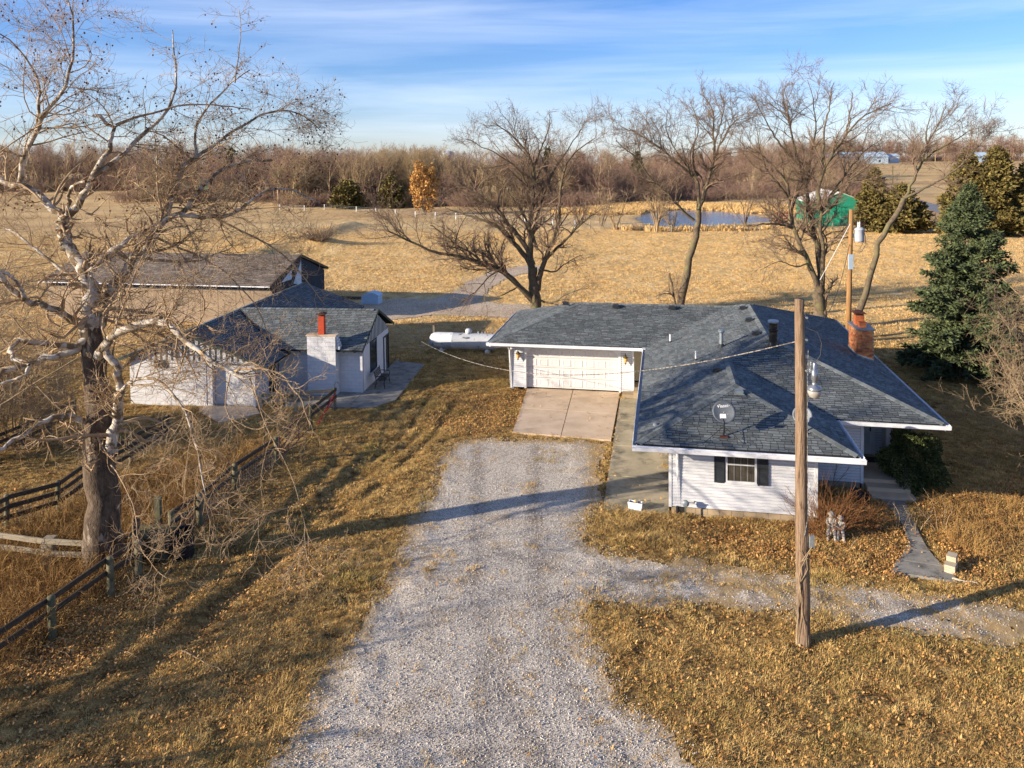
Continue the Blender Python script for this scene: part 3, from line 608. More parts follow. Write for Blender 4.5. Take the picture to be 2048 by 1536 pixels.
bulk('fallen_leaves', V.reshape(-1, 3), np.arange(n*4).reshape(n, 4), M_leaf, kind='stuff', label='brown fallen leaves drifted over the lawn and beds')

# tall dry weeds left of the fence
def stalks(n, poly, h0, h1, m, name, label, lean=.25, br=2.0, r=.006, kind='stuff'):
    P = np.array(poly); X = rng.uniform(P[:, 0].min(), P[:, 0].max(), n*3); Y = rng.uniform(P[:, 1].min(), P[:, 1].max(), n*3)
    k = inside(X, Y, poly); X, Y = X[k][:n], Y[k][:n]; n = len(X); C = np.zeros((n, 5, 3)); C[:, 0] = np.stack([X, Y, hgt(X, Y)-.02], 1)
    d = unit(np.stack([rng.normal(0, lean, n), rng.normal(0, lean, n), np.ones(n)], 1)); H = (h0+(h1-h0)*rng.random(n))[:, None]/4
    for j in range(1, 5):
        d = unit(d+rng.normal(0, .18, (n, 3))+np.array([0, 0, -.06])*j); C[:, j] = C[:, j-1]+d*H
    Rr = np.full((n, 5), r)*np.linspace(1.2, .5, 5); K, KR = kids(C, Rr, br, 4, .45, 45, .2, .05, t0=.3, rmin=r*.6)
    return bulk(name, *join([tubes(C, Rr), tubes(K, KR)]), m, kind=kind, label=label)
weedpoly = [(-10.2, 33), (-10.9, 26), (-12.2, 18.5), (-14.5, 18.5), (-17, 24), (-14, 31)]
stalks(4800, weedpoly, .3, 1.25, M_weed, 'dry_weeds', 'tall golden dry weeds behind the left fence', .4, 2.4, .008)
stalks(900, [at(*p)[:2] for p in [(1850, 1000), (2048, 1000), (2060, 1090), (1960, 1140), (1890, 1080)]], .15, .6, M_weed, 'dry_weeds', 'pale dry stalks among leaves right of the path', .4, 2, .006)

# ================================================================== TREES
def tree_from(name, label, cat, base, limbs, trunk_n, m_trunk, m_limb, m_twig, lv, group=None, sides=6, bark_limb='limb'):
    """limbs: list of (points as (x,y,z) world, r0, r1). First trunk_n are the trunk."""
    b = np.array(base, float); root = thing(name, label, cat, tuple(b), group=group)
    rs = []; 
    for i, (P, r0, r1) in enumerate(limbs):
        Q = resample(P, 16, jit=min(.05, r0*.3)); Q = Q-b; rr = r0+(r1-r0)*np.linspace(0, 1, 16)**.8; rs.append((Q, rr))
    tr = [tubes(Q[None], rr[None]*(1+.06*rng.normal(size=16)), 12) for Q, rr in rs[:trunk_n]]
    bulk('trunk', *join(tr), m_trunk, root, smooth=True)
    for Q, rr in rs[trunk_n:]:
        bulk(bark_limb, *tubes(Q[None], rr[None]*(1+.05*rng.normal(size=16)), 8), m_limb if rr[0] > .052 else m_twig, root, smooth=True)
    P = np.stack([Q for Q, _ in rs[trunk_n:]]) if len(rs) > trunk_n else np.stack([Q for Q, _ in rs]); Rr = np.stack([rr for _, rr in (rs[trunk_n:] if len(rs) > trunk_n else rs)])
    out = []; cur = (P, Rr); allc = []
    for li, l in enumerate(lv):
        l = dict(l); src = cur
        mt = l.pop('heavy', False)
        C, CR = kids(src[0], src[1], **l); allc.append((C, CR)); cur = (C, CR)
    big = [tubes(C, CR, 5) for C, CR in allc[:1]]; sm_ = [tubes(C, CR, 3) for C, CR in allc[1:]]
    bulk('branches', *join(big), m_limb if bark_limb != 'limb' else m_twig, root, smooth=True, kind='stuff')
    if sm_: bulk('twigs', *join(sm_), m_twig, root, kind='stuff')
    return root, allc
def L3(pts, Y0, r0, r1, dY=0.0):
    """pixels -> points at depth Y0 .. Y0+dY"""
    n = len(pts); return ([atY(p[0], p[1], Y0+dY*i/(n-1)+(p[2] if len(p) > 2 else 0)) for i, p in enumerate(pts)], r0, r1)
# --- sycamore at left
YS = 23.1
base = atY(202, 1150, YS)
syc = [L3([(200, 1165), (204, 1080), (206, 980), (203, 880), (196, 790), (186, 715), (178, 655)], YS, .60, .36),
       L3([(178, 1165), (188, 1090), (196, 1040)], YS, .30, .3), L3([(250, 1165), (232, 1090), (215, 1040)], YS, .30, .28),
       L3([(225, 905), (232, 850), (240, 800), (236, 752), (222, 712), (212, 700)], YS-.5, .20, .13),
       L3([(178, 660), (182, 610), (184, 575), (162, 530), (130, 490)], YS, .30, .22, .6),
       L3([(130, 492), (124, 465), (129, 437)], YS+.6, .21, .20, .2),
       L3([(129, 438), (95, 405), (50, 372), (18, 364), (-20, 360)], YS+.8, .15, .10, 1.0),
       L3([(40, 370), (42, 335), (50, 295), (68, 268), (75, 245), (92, 218), (120, 192), (138, 150), (150, 95), (146, 50), (136, 0)], YS+1.4, .12, .025, -1.5),
       L3([(75, 248), (78, 210), (80, 160), (50, 110), (20, 80), (-10, 62)], YS+1, .06, .02, -2.5),
       L3([(129, 437), (150, 415), (180, 385), (186, 352), (196, 333), (213, 313), (226, 275), (232, 250), (214, 238), (188, 232)], YS+.8, .15, .06, .5),
       L3([(232, 250), (262, 236), (300, 228), (345, 214), (395, 205), (440, 212), (500, 218)], YS+1.2, .05, .02, 1.5),
       L3([(190, 350), (215, 332), (240, 322), (252, 302), (275, 275), (300, 256), (340, 225), (350, 180), (352, 120), (345, 60)], YS+1, .10, .02, 1.5),
       L3([(133, 430), (137, 400), (141, 378), (152, 366), (172, 363)], YS+.6, .07, .05, -.8),
       L3([(176, 548), (190, 528), (215, 508), (260, 480), (310, 452), (337, 438)], YS+.1, .13, .11, 1.2),
       L3([(184, 668), (196, 640), (212, 606), (232, 560), (262, 530), (288, 492), (322, 462), (328, 432), (345, 388), (368, 340), (386, 318)], YS+.2, .24, .09, 2.0),
       L3([(386, 320), (430, 288), (470, 262), (505, 238), (560, 216), (600, 222), (640, 260)], YS+2.2, .07, .02, 1.5),
       L3([(384, 322), (362, 300), (330, 272), (300, 262)], YS+2.2, .05, .02, -1),
       L3([(392, 318), (388, 270), (400, 230), (440, 190), (470, 160), (500, 140)], YS+2.2, .06, .02, .8),
       L3([(470, 165), (476, 120), (482, 70), (478, 20)], YS+2.6, .03, .012, .8),
       L3([(328, 440), (372, 424), (400, 382), (422, 350), (450, 333), (500, 320), (545, 320)], YS+1.5, .10, .05, 1.8),
       L3([(360, 430), (410, 436), (462, 436), (490, 408), (530, 378), (575, 374), (640, 405)], YS+1.4, .09, .03, 2.6),
       L3([(176, 668), (160, 647), (112, 622), (80, 608), (40, 600), (8, 560), (-20, 530)], YS, .15, .08, -1.8),
       L3([(50, 600), (42, 575), (20, 550), (0, 540)], YS-1.3, .07, .05, -.5),
       L3([(172, 680), (145, 702), (108, 686), (62, 684), (18, 692), (8, 705), (40, 718), (58, 730)], YS-.2, .13, .05, -1.6),
       L3([(160, 690), (120, 712), (60, 725), (10, 745), (-30, 760)], YS-.2, .14, .10, -1.2),
       L3([(60, 728), (50, 752), (20, 762), (0, 768)], YS-1.1, .06, .05, -.3),
       L3([(196, 712), (205, 690), (222, 668), (258, 647), (310, 640), (347, 652), (376, 680), (408, 712), (436, 737), (470, 742), (500, 758)], YS-.3, .17, .055, -2.2),
       L3([(500, 758), (515, 790), (528, 850), (560, 905), (590, 960), (602, 1030), (622, 1095), (640, 1110)], YS-2.4, .022, .006, -1.6),
       L3([(470, 742), (512, 735), (560, 745), (600, 790), (620, 850)], YS-2.3, .04, .015, -.8),
       L3([(232, 790), (255, 763), (292, 750), (328, 764), (356, 797), (376, 830), (390, 892), (404, 950), (412, 990)], YS-.5, .07, .02, -2.6),
       L3([(182, 848), (140, 830), (94, 834), (60, 862), (14, 890), (-10, 900)], YS-.2, .11, .06, -1.6),
       L3([(165, 880), (172, 920), (182, 945), (190, 925)], YS-.7, .05, .02, -.6),
       L3([(222, 930), (243, 957), (262, 998), (276, 1036), (273, 1088), (296, 1120), (322, 1153), (345, 1160)], YS-.6, .026, .006, -2.2),
       L3([(215, 640), (255, 655), (300, 690), (345, 700), (400, 705), (450, 690)], YS, .05, .02, 1.0),
       L3([(300, 470), (370, 500), (420, 520), (470, 560), (520, 620), (545, 690)], YS+1.5, .05, .015, .5),
       L3([(430, 436), (500, 470), (560, 500), (600, 545), (650, 610)], YS+2.5, .045, .015, .5),
       L3([(183, 590), (150, 560), (100, 520), (40, 470), (0, 450)], YS+.3, .08, .03, 1.5)]
lv = [dict(per=13, k=7, lenf=.48, ang=55, curl=.20, up=.03, up2=-.02, t0=.10, rfac=.36, lmin=.6, lmax=2.8, rmin=.009),
      dict(per=7.2, k=6, lenf=.55, ang=50, curl=.22, up=-.10, up2=.16, t0=.15, rfac=.6, lmin=.25, lmax=1.4, rmin=.0055),
      dict(per=4.6, k=5, lenf=.55, ang=48, curl=.22, up=-.06, up2=.20, t0=.1, rfac=.7, lmin=.2, lmax=.9, rmin=.0052)]
syc = [(P_, a_*(.90 if i_ > 2 else .93), b_*.8) for i_, (P_, a_, b_) in enumerate(syc)]
sy, allc = tree_from('sycamore_tree', 'big white barked bare sycamore hung with seed balls beside the left fence', 'tree', base, syc, 3, M_syc_t, M_syc_l, M_syc_w, lv)
T = allc[2][0][:, -1]; k = (T[:, 2]+base[2] > 10.8) & (rng.random(len(T)) < .10); T = T[k]
T = T-np.array([0, 0, .07]); ico = np.array([(1, 0, 0), (-1, 0, 0), (0, 1, 0), (0, -1, 0), (0, 0, 1), (0, 0, -1)], float)
of = np.array([(0, 2, 4), (2, 1, 4), (1, 3, 4), (3, 0, 4), (2, 0, 5), (1, 2, 5), (3, 1, 5), (0, 3, 5)])
V = (T[:, None]+ico[None]*(.028+.014*rng.random((len(T), 1, 1)))).reshape(-1, 3); F6 = (of[None]+6*np.arange(len(T))[:, None, None]).reshape(-1, 3)
bulk('seed_balls', V, None, M_ball, sy, tris=F6, kind='stuff')

LV = [dict(per=15, k=7, lenf=.48, ang=42, curl=.15, up=.05, t0=.15, rfac=.5, lmin=.5, lmax=3.2, rmin=.012),
      dict(per=9, k=6, lenf=.52, ang=40, curl=.17, up=.05, t0=.12, rfac=.55, lmin=.45, lmax=2.0, rmin=.0095),
      dict(per=5.5, k=4, lenf=.55, ang=38, curl=.17, up=.05, t0=.12, rfac=.7, lmin=.3, lmax=1.0, rmin=.008)]
# --- spreading tree behind the garage
Y2 = 58.0
t2 = [L3([(1073, 660), (1072, 620), (1070, 590), (1066, 560), (1065, 535)], Y2, .46, .34),
      L3([(1068, 604), (1055, 590), (1039, 572), (1009, 543), (967, 521), (932, 517), (902, 509), (869, 508), (839, 494), (809, 476), (772, 461)], Y2, .27, .04, -3),
      L3([(960, 520), (945, 505), (920, 497), (900, 480), (880, 462), (860, 450)], Y2-1.5, .08, .03, -1),
      L3([(1000, 540), (975, 555), (955, 580), (930, 600), (900, 622)], Y2-1, .07, .02, -2),
      L3([(1040, 572), (1025, 580), (1005, 590)], Y2, .07, .05, -1),
      L3([(1066, 545), (1055, 520), (1045, 503), (1021, 476), (997, 455), (962, 440), (926, 425), (890, 415)], Y2, .24, .04, 2),
      L3([(1066, 530), (1057, 497), (1035, 470), (1018, 446), (997, 416), (950, 387), (922, 368), (902, 360)], Y2, .22, .04, 1),
      L3([(1065, 540), (1062, 500), (1060, 450), (1066, 390), (1069, 330), (1055, 305), (1039, 285), (1009, 256), (985, 245)], Y2, .26, .03, 1),
      L3([(1066, 390), (1040, 340), (1000, 310), (960, 290), (930, 278)], Y2+.6, .10, .02, -1.5),
      L3([(1070, 330), (1085, 290), (1100, 250), (1098, 222)], Y2+.8, .09, .02, .5),
      L3([(1076, 580), (1084, 540), (1090, 510), (1100, 480), (1118, 466), (1120, 390), (1127, 330), (1150, 300), (1190, 276)], Y2, .22, .03, -2),
      L3([(1095, 515), (1110, 500), (1130, 482), (1160, 449), (1185, 430), (1205, 418)], Y2, .14, .03, -2),
      L3([(1064, 470), (1080, 410), (1100, 350), (1135, 300), (1160, 265), (1170, 240)], Y2+.3, .14, .02, 2),
      L3([(1075, 500), (1050, 430), (1020, 390), (985, 340), (950, 320)], Y2, .12, .02, 3),
      L3([(1080, 600), (1100, 610), (1130, 590), (1155, 580), (1178, 575)], Y2, .09, .03, -2.5),
      L3([(1085, 540), (1110, 545), (1140, 520), (1165, 510)], Y2, .08, .02, 3)]
tree_from('bare_locust_tree', 'widest dark bare tree standing behind the garage with one low limb reaching left', 'tree', atY(1073, 660, Y2), t2, 1, M_bark, M_bark, M_twig, LV, group='bare trees in a row behind the house')
Y3 = 57.0
t3 = [L3([(1357, 655), (1360, 606), (1373, 562), (1374, 531), (1386, 499), (1392, 459), (1397, 425)], Y3, .33, .22),
      L3([(1396, 427), (1397, 400), (1400, 365), (1386, 349), (1351, 324), (1323, 296), (1286, 274), (1257, 256)], Y3, .15, .03, 1),
      L3([(1397, 425), (1406, 396), (1414, 371), (1422, 340), (1429, 309), (1445, 277), (1460, 252), (1476, 237)], Y3, .18, .03, -1),
      L3([(1396, 352), (1386, 334), (1384, 300), (1398, 262), (1395, 234), (1380, 205)], Y3+.5, .10, .02, .5),
      L3([(1388, 441), (1367, 424), (1354, 409), (1329, 381), (1295, 352), (1282, 324), (1257, 302), (1232, 281)], Y3, .12, .03, -1.5),
      L3([(1354, 409), (1364, 390), (1358, 360), (1355, 340)], Y3-.6, .06, .02, 1),
      L3([(1429, 310), (1426, 265), (1429, 227), (1418, 205), (1405, 190)], Y3-.5, .10, .02, 1),
      L3([(1426, 300), (1440, 250), (1450, 215), (1440, 185)], Y3-.5, .08, .02, -1),
      L3([(1323, 296), (1318, 262), (1300, 235)], Y3+.8, .05, .02), L3([(1386, 350), (1350, 300), (1330, 260), (1335, 220)], Y3+.3, .07, .02, 2),
      L3([(1352, 655), (1350, 605), (1345, 575), (1339, 546)], Y3, .10, .07)]
tree_from('bare_leaning_tree', 'thin bare tree with a crooked leaning trunk between the garage ridge and the pond', 'tree', atY(1357, 655, Y3), t3, 1, M_bark, M_bark, M_twig, LV, group='bare trees in a row behind the house')
Y4 = 55.0
t4 = [L3([(1642, 668), (1641, 630), (1639, 600), (1637, 573)], Y4, .48, .36),
      L3([(1636, 575), (1618, 526), (1597, 487), (1586, 455), (1580, 401), (1577, 365), (1547, 329), (1520, 305), (1496, 293)], Y4, .23, .04, 1),
      L3([(1640, 575), (1641, 544), (1640, 501), (1622, 465), (1625, 422), (1611, 372), (1597, 329), (1586, 275), (1573, 222), (1564, 179)], Y4, .25, .03, 2),
      L3([(1644, 575), (1647, 508), (1643, 473), (1638, 419), (1658, 394), (1679, 372), (1715, 351), (1740, 330)], Y4, .20, .04, -1),
      L3([(1637, 420), (1636, 372), (1643, 340), (1679, 286), (1715, 240), (1750, 218), (1783, 207)], Y4-.5, .16, .03, -1),
      L3([(1644, 338), (1647, 311), (1648, 257), (1661, 197), (1668, 165)], Y4-.6, .12, .02, 1.5),
      L3([(1611, 372), (1620, 320), (1632, 260), (1628, 200), (1615, 160)], Y4+1, .11, .02, 2),
      L3([(1585, 455), (1554, 447), (1525, 448), (1495, 452)], Y4, .10, .03, -2),
      L3([(1580, 401), (1560, 370), (1535, 345), (1520, 300), (1510, 250)], Y4+.6, .09, .02, -2),
      L3([(1690, 275), (1700, 225), (1705, 185)], Y4-1, .08, .02), L3([(1598, 330), (1560, 290), (1530, 240), (1510, 200)], Y4+1.5, .10, .02, 1),
      L3([(1660, 392), (1690, 350), (1730, 300), (1770, 275)], Y4-.6, .09, .02, 2), L3([(1618, 526), (1590, 535), (1560, 520), (1520, 540)], Y4, .06, .015, -2),
      L3([(1648, 640), (1649, 612), (1653, 590), (1662, 566)], Y4-.2, .14, .12)]
tree_from('bare_hackberry_tree', 'tallest bare tree with thick low forked trunk behind the chimney side of the house', 'tree', atY(1642, 668, Y4), t4, 1, M_bark, M_bark, M_twig, LV, group='bare trees in a row behind the house')
Y5 = 51.0
t5 = [L3([(1700, 690), (1711, 641), (1722, 612), (1738, 573), (1746, 530), (1748, 510), (1765, 473), (1790, 433), (1808, 397)], Y5, .24, .15),
      L3([(1808, 397), (1823, 365), (1844, 329), (1853, 293), (1870, 265), (1880, 240), (1894, 210)], Y5, .12, .02, .5),
      L3([(1808, 397), (1833, 385), (1880, 361), (1919, 333), (1950, 300), (1984, 262)], Y5, .10, .02, -1.5),
      L3([(1847, 320), (1865, 305), (1887, 293), (1920, 275), (1950, 254)], Y5+.3, .08, .02, -1), L3([(1853, 293), (1852, 262), (1860, 235), (1862, 215)], Y5+.3, .07, .015)]
tree_from('bare_slanting_tree', 'slender bare tree slanting far to the right of the transformer pole', 'tree', atY(1702, 690, Y5), t5, 1, M_bark, M_bark, M_twig, LV, group='bare trees in a row behind the house')

# --- many-stemmed bare shrubs / trees from seeds
def shrub(name, label, cat, base, n, h, r, m, lv, rad=.05, lean=.5, group=None, up=.0, k0=8, part='stems'):
    b = np.array(base, float); root = thing(name, label, cat, tuple(b), group=group); C = np.zeros((n, k0, 3)); a = rng.random(n)*6.28
    C[:, 0, 0] = np.cos(a)*r*.15; C[:, 0, 1] = np.sin(a)*r*.15; C[:, 0, 2] = -.05
    d = unit(np.stack([np.cos(a)*lean*rng.random(n), np.sin(a)*lean*rng.random(n), np.ones(n)], 1)); H = (h*(.55+.45*rng.random(n)))[:, None]/(k0-1)
    for j in range(1, k0):
        d = unit(d+rng.normal(0, .13, (n, 3))+np.array([0, 0, up])); C[:, j] = C[:, j-1]+d*H
    Rr = rad*(.6+.5*rng.random(n))[:, None]*np.linspace(1, .3, k0)[None]; bulk(part, *tubes(C, Rr, 6), m, root, smooth=True, kind='stuff')
    cur = (C, Rr); L_ = []
    for l in lv:
        cur = kids(cur[0], cur[1], **l); L_.append(tubes(*cur, 3))
    bulk('twigs', *join(L_), m, root, kind='stuff'); return root
SH = [dict(per=9, k=6, lenf=.45, ang=50, curl=.2, up=.02, t0=.15, rfac=.6, lmin=.3, lmax=2.6, rmin=.009), dict(per=6, k=5, lenf=.5, ang=48, curl=.22, up=.03, t0=.1, rfac=.6, lmin=.2, lmax=1.4, rmin=.007), dict(per=3.6, k=4, lenf=.5, ang=45, curl=.2, up=.04, t0=.15, rfac=.7, lmin=.12, lmax=.6, rmin=.006)]
SHD = [dict(per=11, k=6, lenf=.5, ang=52, curl=.2, up=.0, t0=.12, rfac=.6, lmin=.4, lmax=3.0, rmin=.010), dict(per=8, k=5, lenf=.5, ang=48, curl=.22, up=.03, t0=.1, rfac=.6, lmin=.3, lmax=1.4, rmin=.008), dict(per=4.5, k=4, lenf=.5, ang=45, curl=.2, up=.05, t0=.15, rfac=.7, lmin=.15, lmax=.6, rmin=.007)]
shrub('bare_thicket_tree', 'tangled pale bare tree at the far left edge behind the sycamore', 'tree', (-23.5, 31, 0), 13, 9.5, 2.2, M_twigp, SHD, .07, .85, group='tangled bare trees at the picture edges')
shrub('bare_thicket_tree', 'low tangled bare thicket left of the cottage under the sycamore', 'tree', (-22.0, 34, 0), 20, 5.0, 2.5, M_twigp, SHD, .035, 1.3, group='tangled bare trees at the picture edges')
shrub('bare_crabapple_tree', 'spreading bare crabapple with pale twigs at the right edge below the spruce', 'tree', (21.0, 28.6, 0), 20, 7.0, 2.6, M_twigp, SHD, .045, 1.25, group='tangled bare trees at the picture edges')
shrub('bare_crabapple_tree', 'second bare crabapple farther back behind the right edge spruce', 'tree', (26.5, 36.0, 0), 16, 8.5, 2.5, M_twigp, SHD, .05, 1.0, group='tangled bare trees at the picture edges')
shrub('shade_tree', 'bare tree outside the left of the frame that shades the lower left lawn', 'tree', (-24, 11.4, 0), 13, 6.8, 2.5, M_bark, [dict(SH[0], rmin=.03), dict(SH[1], rmin=.02), dict(SH[2], rmin=.014)], .16, .7)
B1 = [dict(per=7, k=5, lenf=.4, ang=28, curl=.12, up=.05, t0=.15, rfac=.7, lmin=.12, lmax=.6, rmin=.005)]
p = at(1650, 1070); shrub('russet_bush', 'arching russet bare bush at the white corner beside the utility pole', 'bush', (p[0], p[1], 0), 95, 1.75, 2.2, M_twigr, B1, .010, .85, up=-.06)
p = at(1725, 1062); shrub('russet_bush', 'dark low bare bush below the front steps left of the path', 'bush', (p[0], p[1]+.3, 0), 60, 1.05, 2.2, M_twigr, B1, .009, 1.0, up=-.05)
p = at(1640, 1060); shrub('thin_bare_sapling', 'thin bare sapling against the blue shaded siding', 'bush', (11.2, 27.6, 0), 5, 1.9, .5, M_twig, B1, .012, .6)
for q, lb in (((1690, 1100), 'lone bent pale twig standing in the leaves by the statue'), ((1800, 1060), 'pair of pale curling canes left of the path bend'), ((1835, 1062), 'pale curling canes right of the path bend'), ((1880, 1060), 'sparse bare canes in front of the evergreen shrub')):
    p = at(*q); shrub('bare_cane_plant', lb, 'plant', (p[0], p[1], 0), 4 if q[0] != 1690 else 2, 1.25, .8, M_twigp, [dict(per=2, k=5, lenf=.5, ang=40, curl=.2, up=.03, t0=.3, rfac=.7, lmin=.15, lmax=.6, rmin=.007)], .014, .5)
p = at(1930, 1090); shrub('dry_ornamental_grass', 'clump of pale dry ornamental grass right of the path', 'grass clump', (p[0], p[1], 0), 120, .75, 2.4, M_weed, [dict(per=1, k=3, lenf=.3, ang=20, curl=.1, t0=.4, rfac=.7, lmin=.1, lmax=.2, rmin=.004)], .007, .7)

# --- conifers
def conifer(name, label, base, h, r, m, nb, group=None, dens=26, low=.06, droop=-.10, fan=.16, shape=.8, wl=.10, ww=.022, top=1.0):
    b = np.array(base, float); root = thing(name, label, 'tree', tuple(b), group=group)
    tp = np.stack([np.zeros(10), np.zeros(10), np.linspace(-.1, h*.98, 10)], 1)
    bulk('trunk', *tubes(tp[None], (np.linspace(.03*h**.9, .02, 10))[None], 8), M_bark, root, smooth=True)
    t = low+(1-low)*rng.random(nb)**1.05; a = rng.random(nb)*6.28; Lb = r*(1-t)**shape*(.65+.5*rng.random(nb))+.12
    C = np.zeros((nb, 6, 3)); C[:, 0, 2] = t*h; d = unit(np.stack([np.cos(a), np.sin(a), np.full(nb, .15+.5*t.mean())*0+(.05+.8*t)], 1))
    for j in range(1, 6):
        d = unit(d+rng.normal(0, .07, (nb, 3))+np.array([0, 0, droop*(1 if j < 4 else -.8)])); C[:, j] = C[:, j-1]+d*(Lb/5)[:, None]
    Rr = (.012*Lb+.008)[:, None]*np.linspace(1, .3, 6)[None]; bulk('branches', *tubes(C, Rr, 4), M_twig, root, kind='stuff')
    # foliage sprays along the branches
    cnt = np.maximum((Lb*dens).astype(int), 5); idx = np.repeat(np.arange(nb), cnt); n = len(idx); s = (.15+.85*rng.random(n))*5; i0 = np.minimum(s.astype(int), 4); f = (s-i0)[:, None]
    P = C[idx, i0]*(1-f)+C[idx, i0+1]*f; dd = unit(C[idx, i0+1]-C[idx, i0]+rng.normal(0, .75, (n, 3))*np.array([1, 1, .55])); sd = unit(np.cross(dd, rng.normal(size=(n, 3))))
    l = (wl*(.6+.9*rng.random(n)))[:, None]*(1+.3*Lb[idx][:, None]); w = ww*(1+.3*Lb[idx][:, None])*(.6+.8*rng.random((n, 1)))
    P = P+rng.normal(0, fan*.35, (n, 3)); V = np.stack([P, P+dd*l*.5+sd*w, P+dd*l, P+dd*l*.5-sd*w], 1).reshape(-1, 3)
    bulk('needles', V, np.arange(n*4).reshape(n, 4), m, root, kind='stuff'); return root
sp = at(1932, 752)
conifer('blue_spruce', 'tall blue green spruce beside the right end of the house', (sp[0], sp[1], 0), 10.6, 3.5, M_spruce, 430, dens=120, droop=-.13, shape=.72, wl=.15, ww=.026, fan=.20)
CG = 'olive cedars near the green shed'
for (px, py, hh, rr, lb) in ((1748, 462, 10.2, 3.4, 'dark pointed cedar touching the green shed'), (1802, 464, 7.4, 4.2, 'shorter round olive cedar beside the pointed one'),
                             (1935, 472, 13.0, 4.4, 'olive cedar rising above the blue spruce'), (1992, 474, 13.5, 4.6, 'broad olive cedar right of the spruce top'), (2050, 474, 11, 3.5, 'cedar cut by the right edge of the picture')):
    p = at(px, py); conifer('cedar_tree', lb, (p[0], p[1], 0), hh, rr, M_cedar, 300, group=CG, dens=42, droop=.02, shape=.66, wl=.34, ww=.075, fan=.55)
for (px, py, hh, rr, lb) in ((783, 417, 8.2, 3.6, 'small olive cedar in front of the wood left of the golden tree'), (697, 418, 6.8, 4.6, 'low olive cedar at the corner of the field fence')):
    p = atT(px, py); conifer('cedar_tree', lb, p, hh, rr, M_cedar, 170, group='olive cedars at the wood edge', dens=30, droop=.02, shape=.55, wl=.45, ww=.12, fan=.8)
for (px, Yd, hh, lb) in ((462, 300, 16, 'dark spruce rising from the left wood'), (1095, 255, 16.0, 'dark spruce top behind the spreading locust'), (1160, 262, 15, 'second dark spruce behind the spreading locust'), (1275, 300, 14.5, 'small dark pine in the wood beyond the pond')):
    q = atY(px, 330, Yd); conifer('far_spruce', lb, (q[0], q[1], hz(q[0], q[1])), hh, 3.6, M_spruce, 130, group='dark conifers inside the wood', dens=8, wl=.9, ww=.3, fan=.8)
# evergreen shrub beside the porch
def leafball(name, label, base, sz, n, m, l=.07):
    root = thing(name, label, 'bush', base); u = unit(rng.normal(size=(n, 3))); lump = 1+.22*np.sin(u[:, 0]*5+u[:, 2]*4)+.15*np.sin(u[:, 1]*9+1)
    P = u*(.55+.45*rng.random((n, 1))**.35)*lump[:, None]*np.array(sz)+np.array([0, 0, sz[2]*.95]); P[:, 2] = np.maximum(P[:, 2], .03)
    dd = unit(u+rng.normal(0, .6, (n, 3))); sd = unit(np.cross(dd, rng.normal(size=(n, 3)))); ll = l*(.6+.8*rng.random((n, 1)))
    V = np.stack([P, P+dd*ll*.5+sd*ll*.3, P+dd*ll, P+dd*ll*.5-sd*ll*.3], 1).reshape(-1, 3); bulk('leaves', V, np.arange(n*4).reshape(n, 4), m, root, kind='stuff')
    C = np.zeros((9, 4, 3)); a = np.arange(9)*.7
    for j in range(4): C[:, j] = np.stack([np.cos(a)*sz[0]*.22*j, np.sin(a)*sz[1]*.22*j, np.full(9, sz[2]*.35*j)], 1)
    bulk('stems', *tubes(C, np.full((9, 4), .02), 5), M_bark, root, kind='stuff'); return root
p = at(1842, 985); leafball('evergreen_shrub', 'large dark evergreen shrub right of the porch steps', (p[0], p[1]+.5, 0), (1.0, .95, 1.05), 16000, M_yew, .085)
# golden tree and clumps by the pond
def smalltree(name, label, base, n, h, lean, rad, m, group=None, cat='tree', lv=None, k0=7):
    return shrub(name, label, cat, base, n, h, 1.2, m, lv or [dict(per=8, k=5, lenf=.42, ang=42, curl=.16, up=.08, t0=.25, rfac=.55, lmin=.6, lmax=3.5, rmin=.03), dict(per=6, k=4, lenf=.5, ang=40, curl=.18, up=.05, t0=.15, rfac=.6, lmin=.4, lmax=1.8, rmin=.022)], rad, lean, group, .03, k0)
p = atT(850, 430); gt = smalltree('golden_leaved_oak', 'oak still holding golden brown leaves at the edge of the wood', p, 5, 12.5, .35, .18, M_bark)
n = 5200; u = unit(rng.normal(size=(n, 3))); P = u*(.4+.6*rng.random((n, 1))**.5)*np.array([3.4, 3.2, 5.6])*(1+.25*np.sin(u[:, :1]*7)*np.sin(u[:, 2:3]*6)); P[:, 2] += 6.6; P[:, 0] -= (P[:, 2]-6)*.1
dd = unit(rng.normal(size=(n, 3))); sd = unit(np.cross(dd, rng.normal(size=(n, 3)))); ll = .38*(.5+rng.random((n, 1)))
bulk('leaves', np.stack([P, P+dd*ll*.5+sd*ll*.45, P+dd*ll, P+dd*ll*.5-sd*ll*.45], 1).reshape(-1, 3), np.arange(n*4).reshape(n, 4), M_gold, gt, kind='stuff')
PG = 'bare trees along the near bank of the pond'
for (px, py, n, hh, ln, lb, mm) in ((1232, 460, 5, 8.5, .6, 'yellowish bare tree left of the pond', M_twigp), (1202, 456, 4, 7, .5, 'smaller bare tree at the left end of the pond', M_twigp), (1313, 465, 12, 8.5, .55, 'fan shaped many stemmed bare bush tree on the pond bank', M_twigp),
                                    (1345, 462, 5, 4.5, .5, 'small bare sapling beside the fan shaped bush tree', M_twigp), (1490, 450, 5, 8.6, .6, 'bare tree at the right end of the pond', M_twig), (1545, 455, 6, 8, .6, 'bare tree between the pond and the green shed', M_twig), (1160, 450, 5, 8, .6, 'bare tree behind the right branches of the locust', M_twig)):
    p = at(px, py); smalltree('pond_side_tree', lb, (p[0], p[1], 0), n, hh, ln, .13, mm, PG)
p = at(1275, 462); shrub('dark_low_bush', 'low dark brush heap on the pond bank', 'bush', (p[0], p[1], 0), 60, 1.7, 3, M_twig, B1, .03, 1.4)
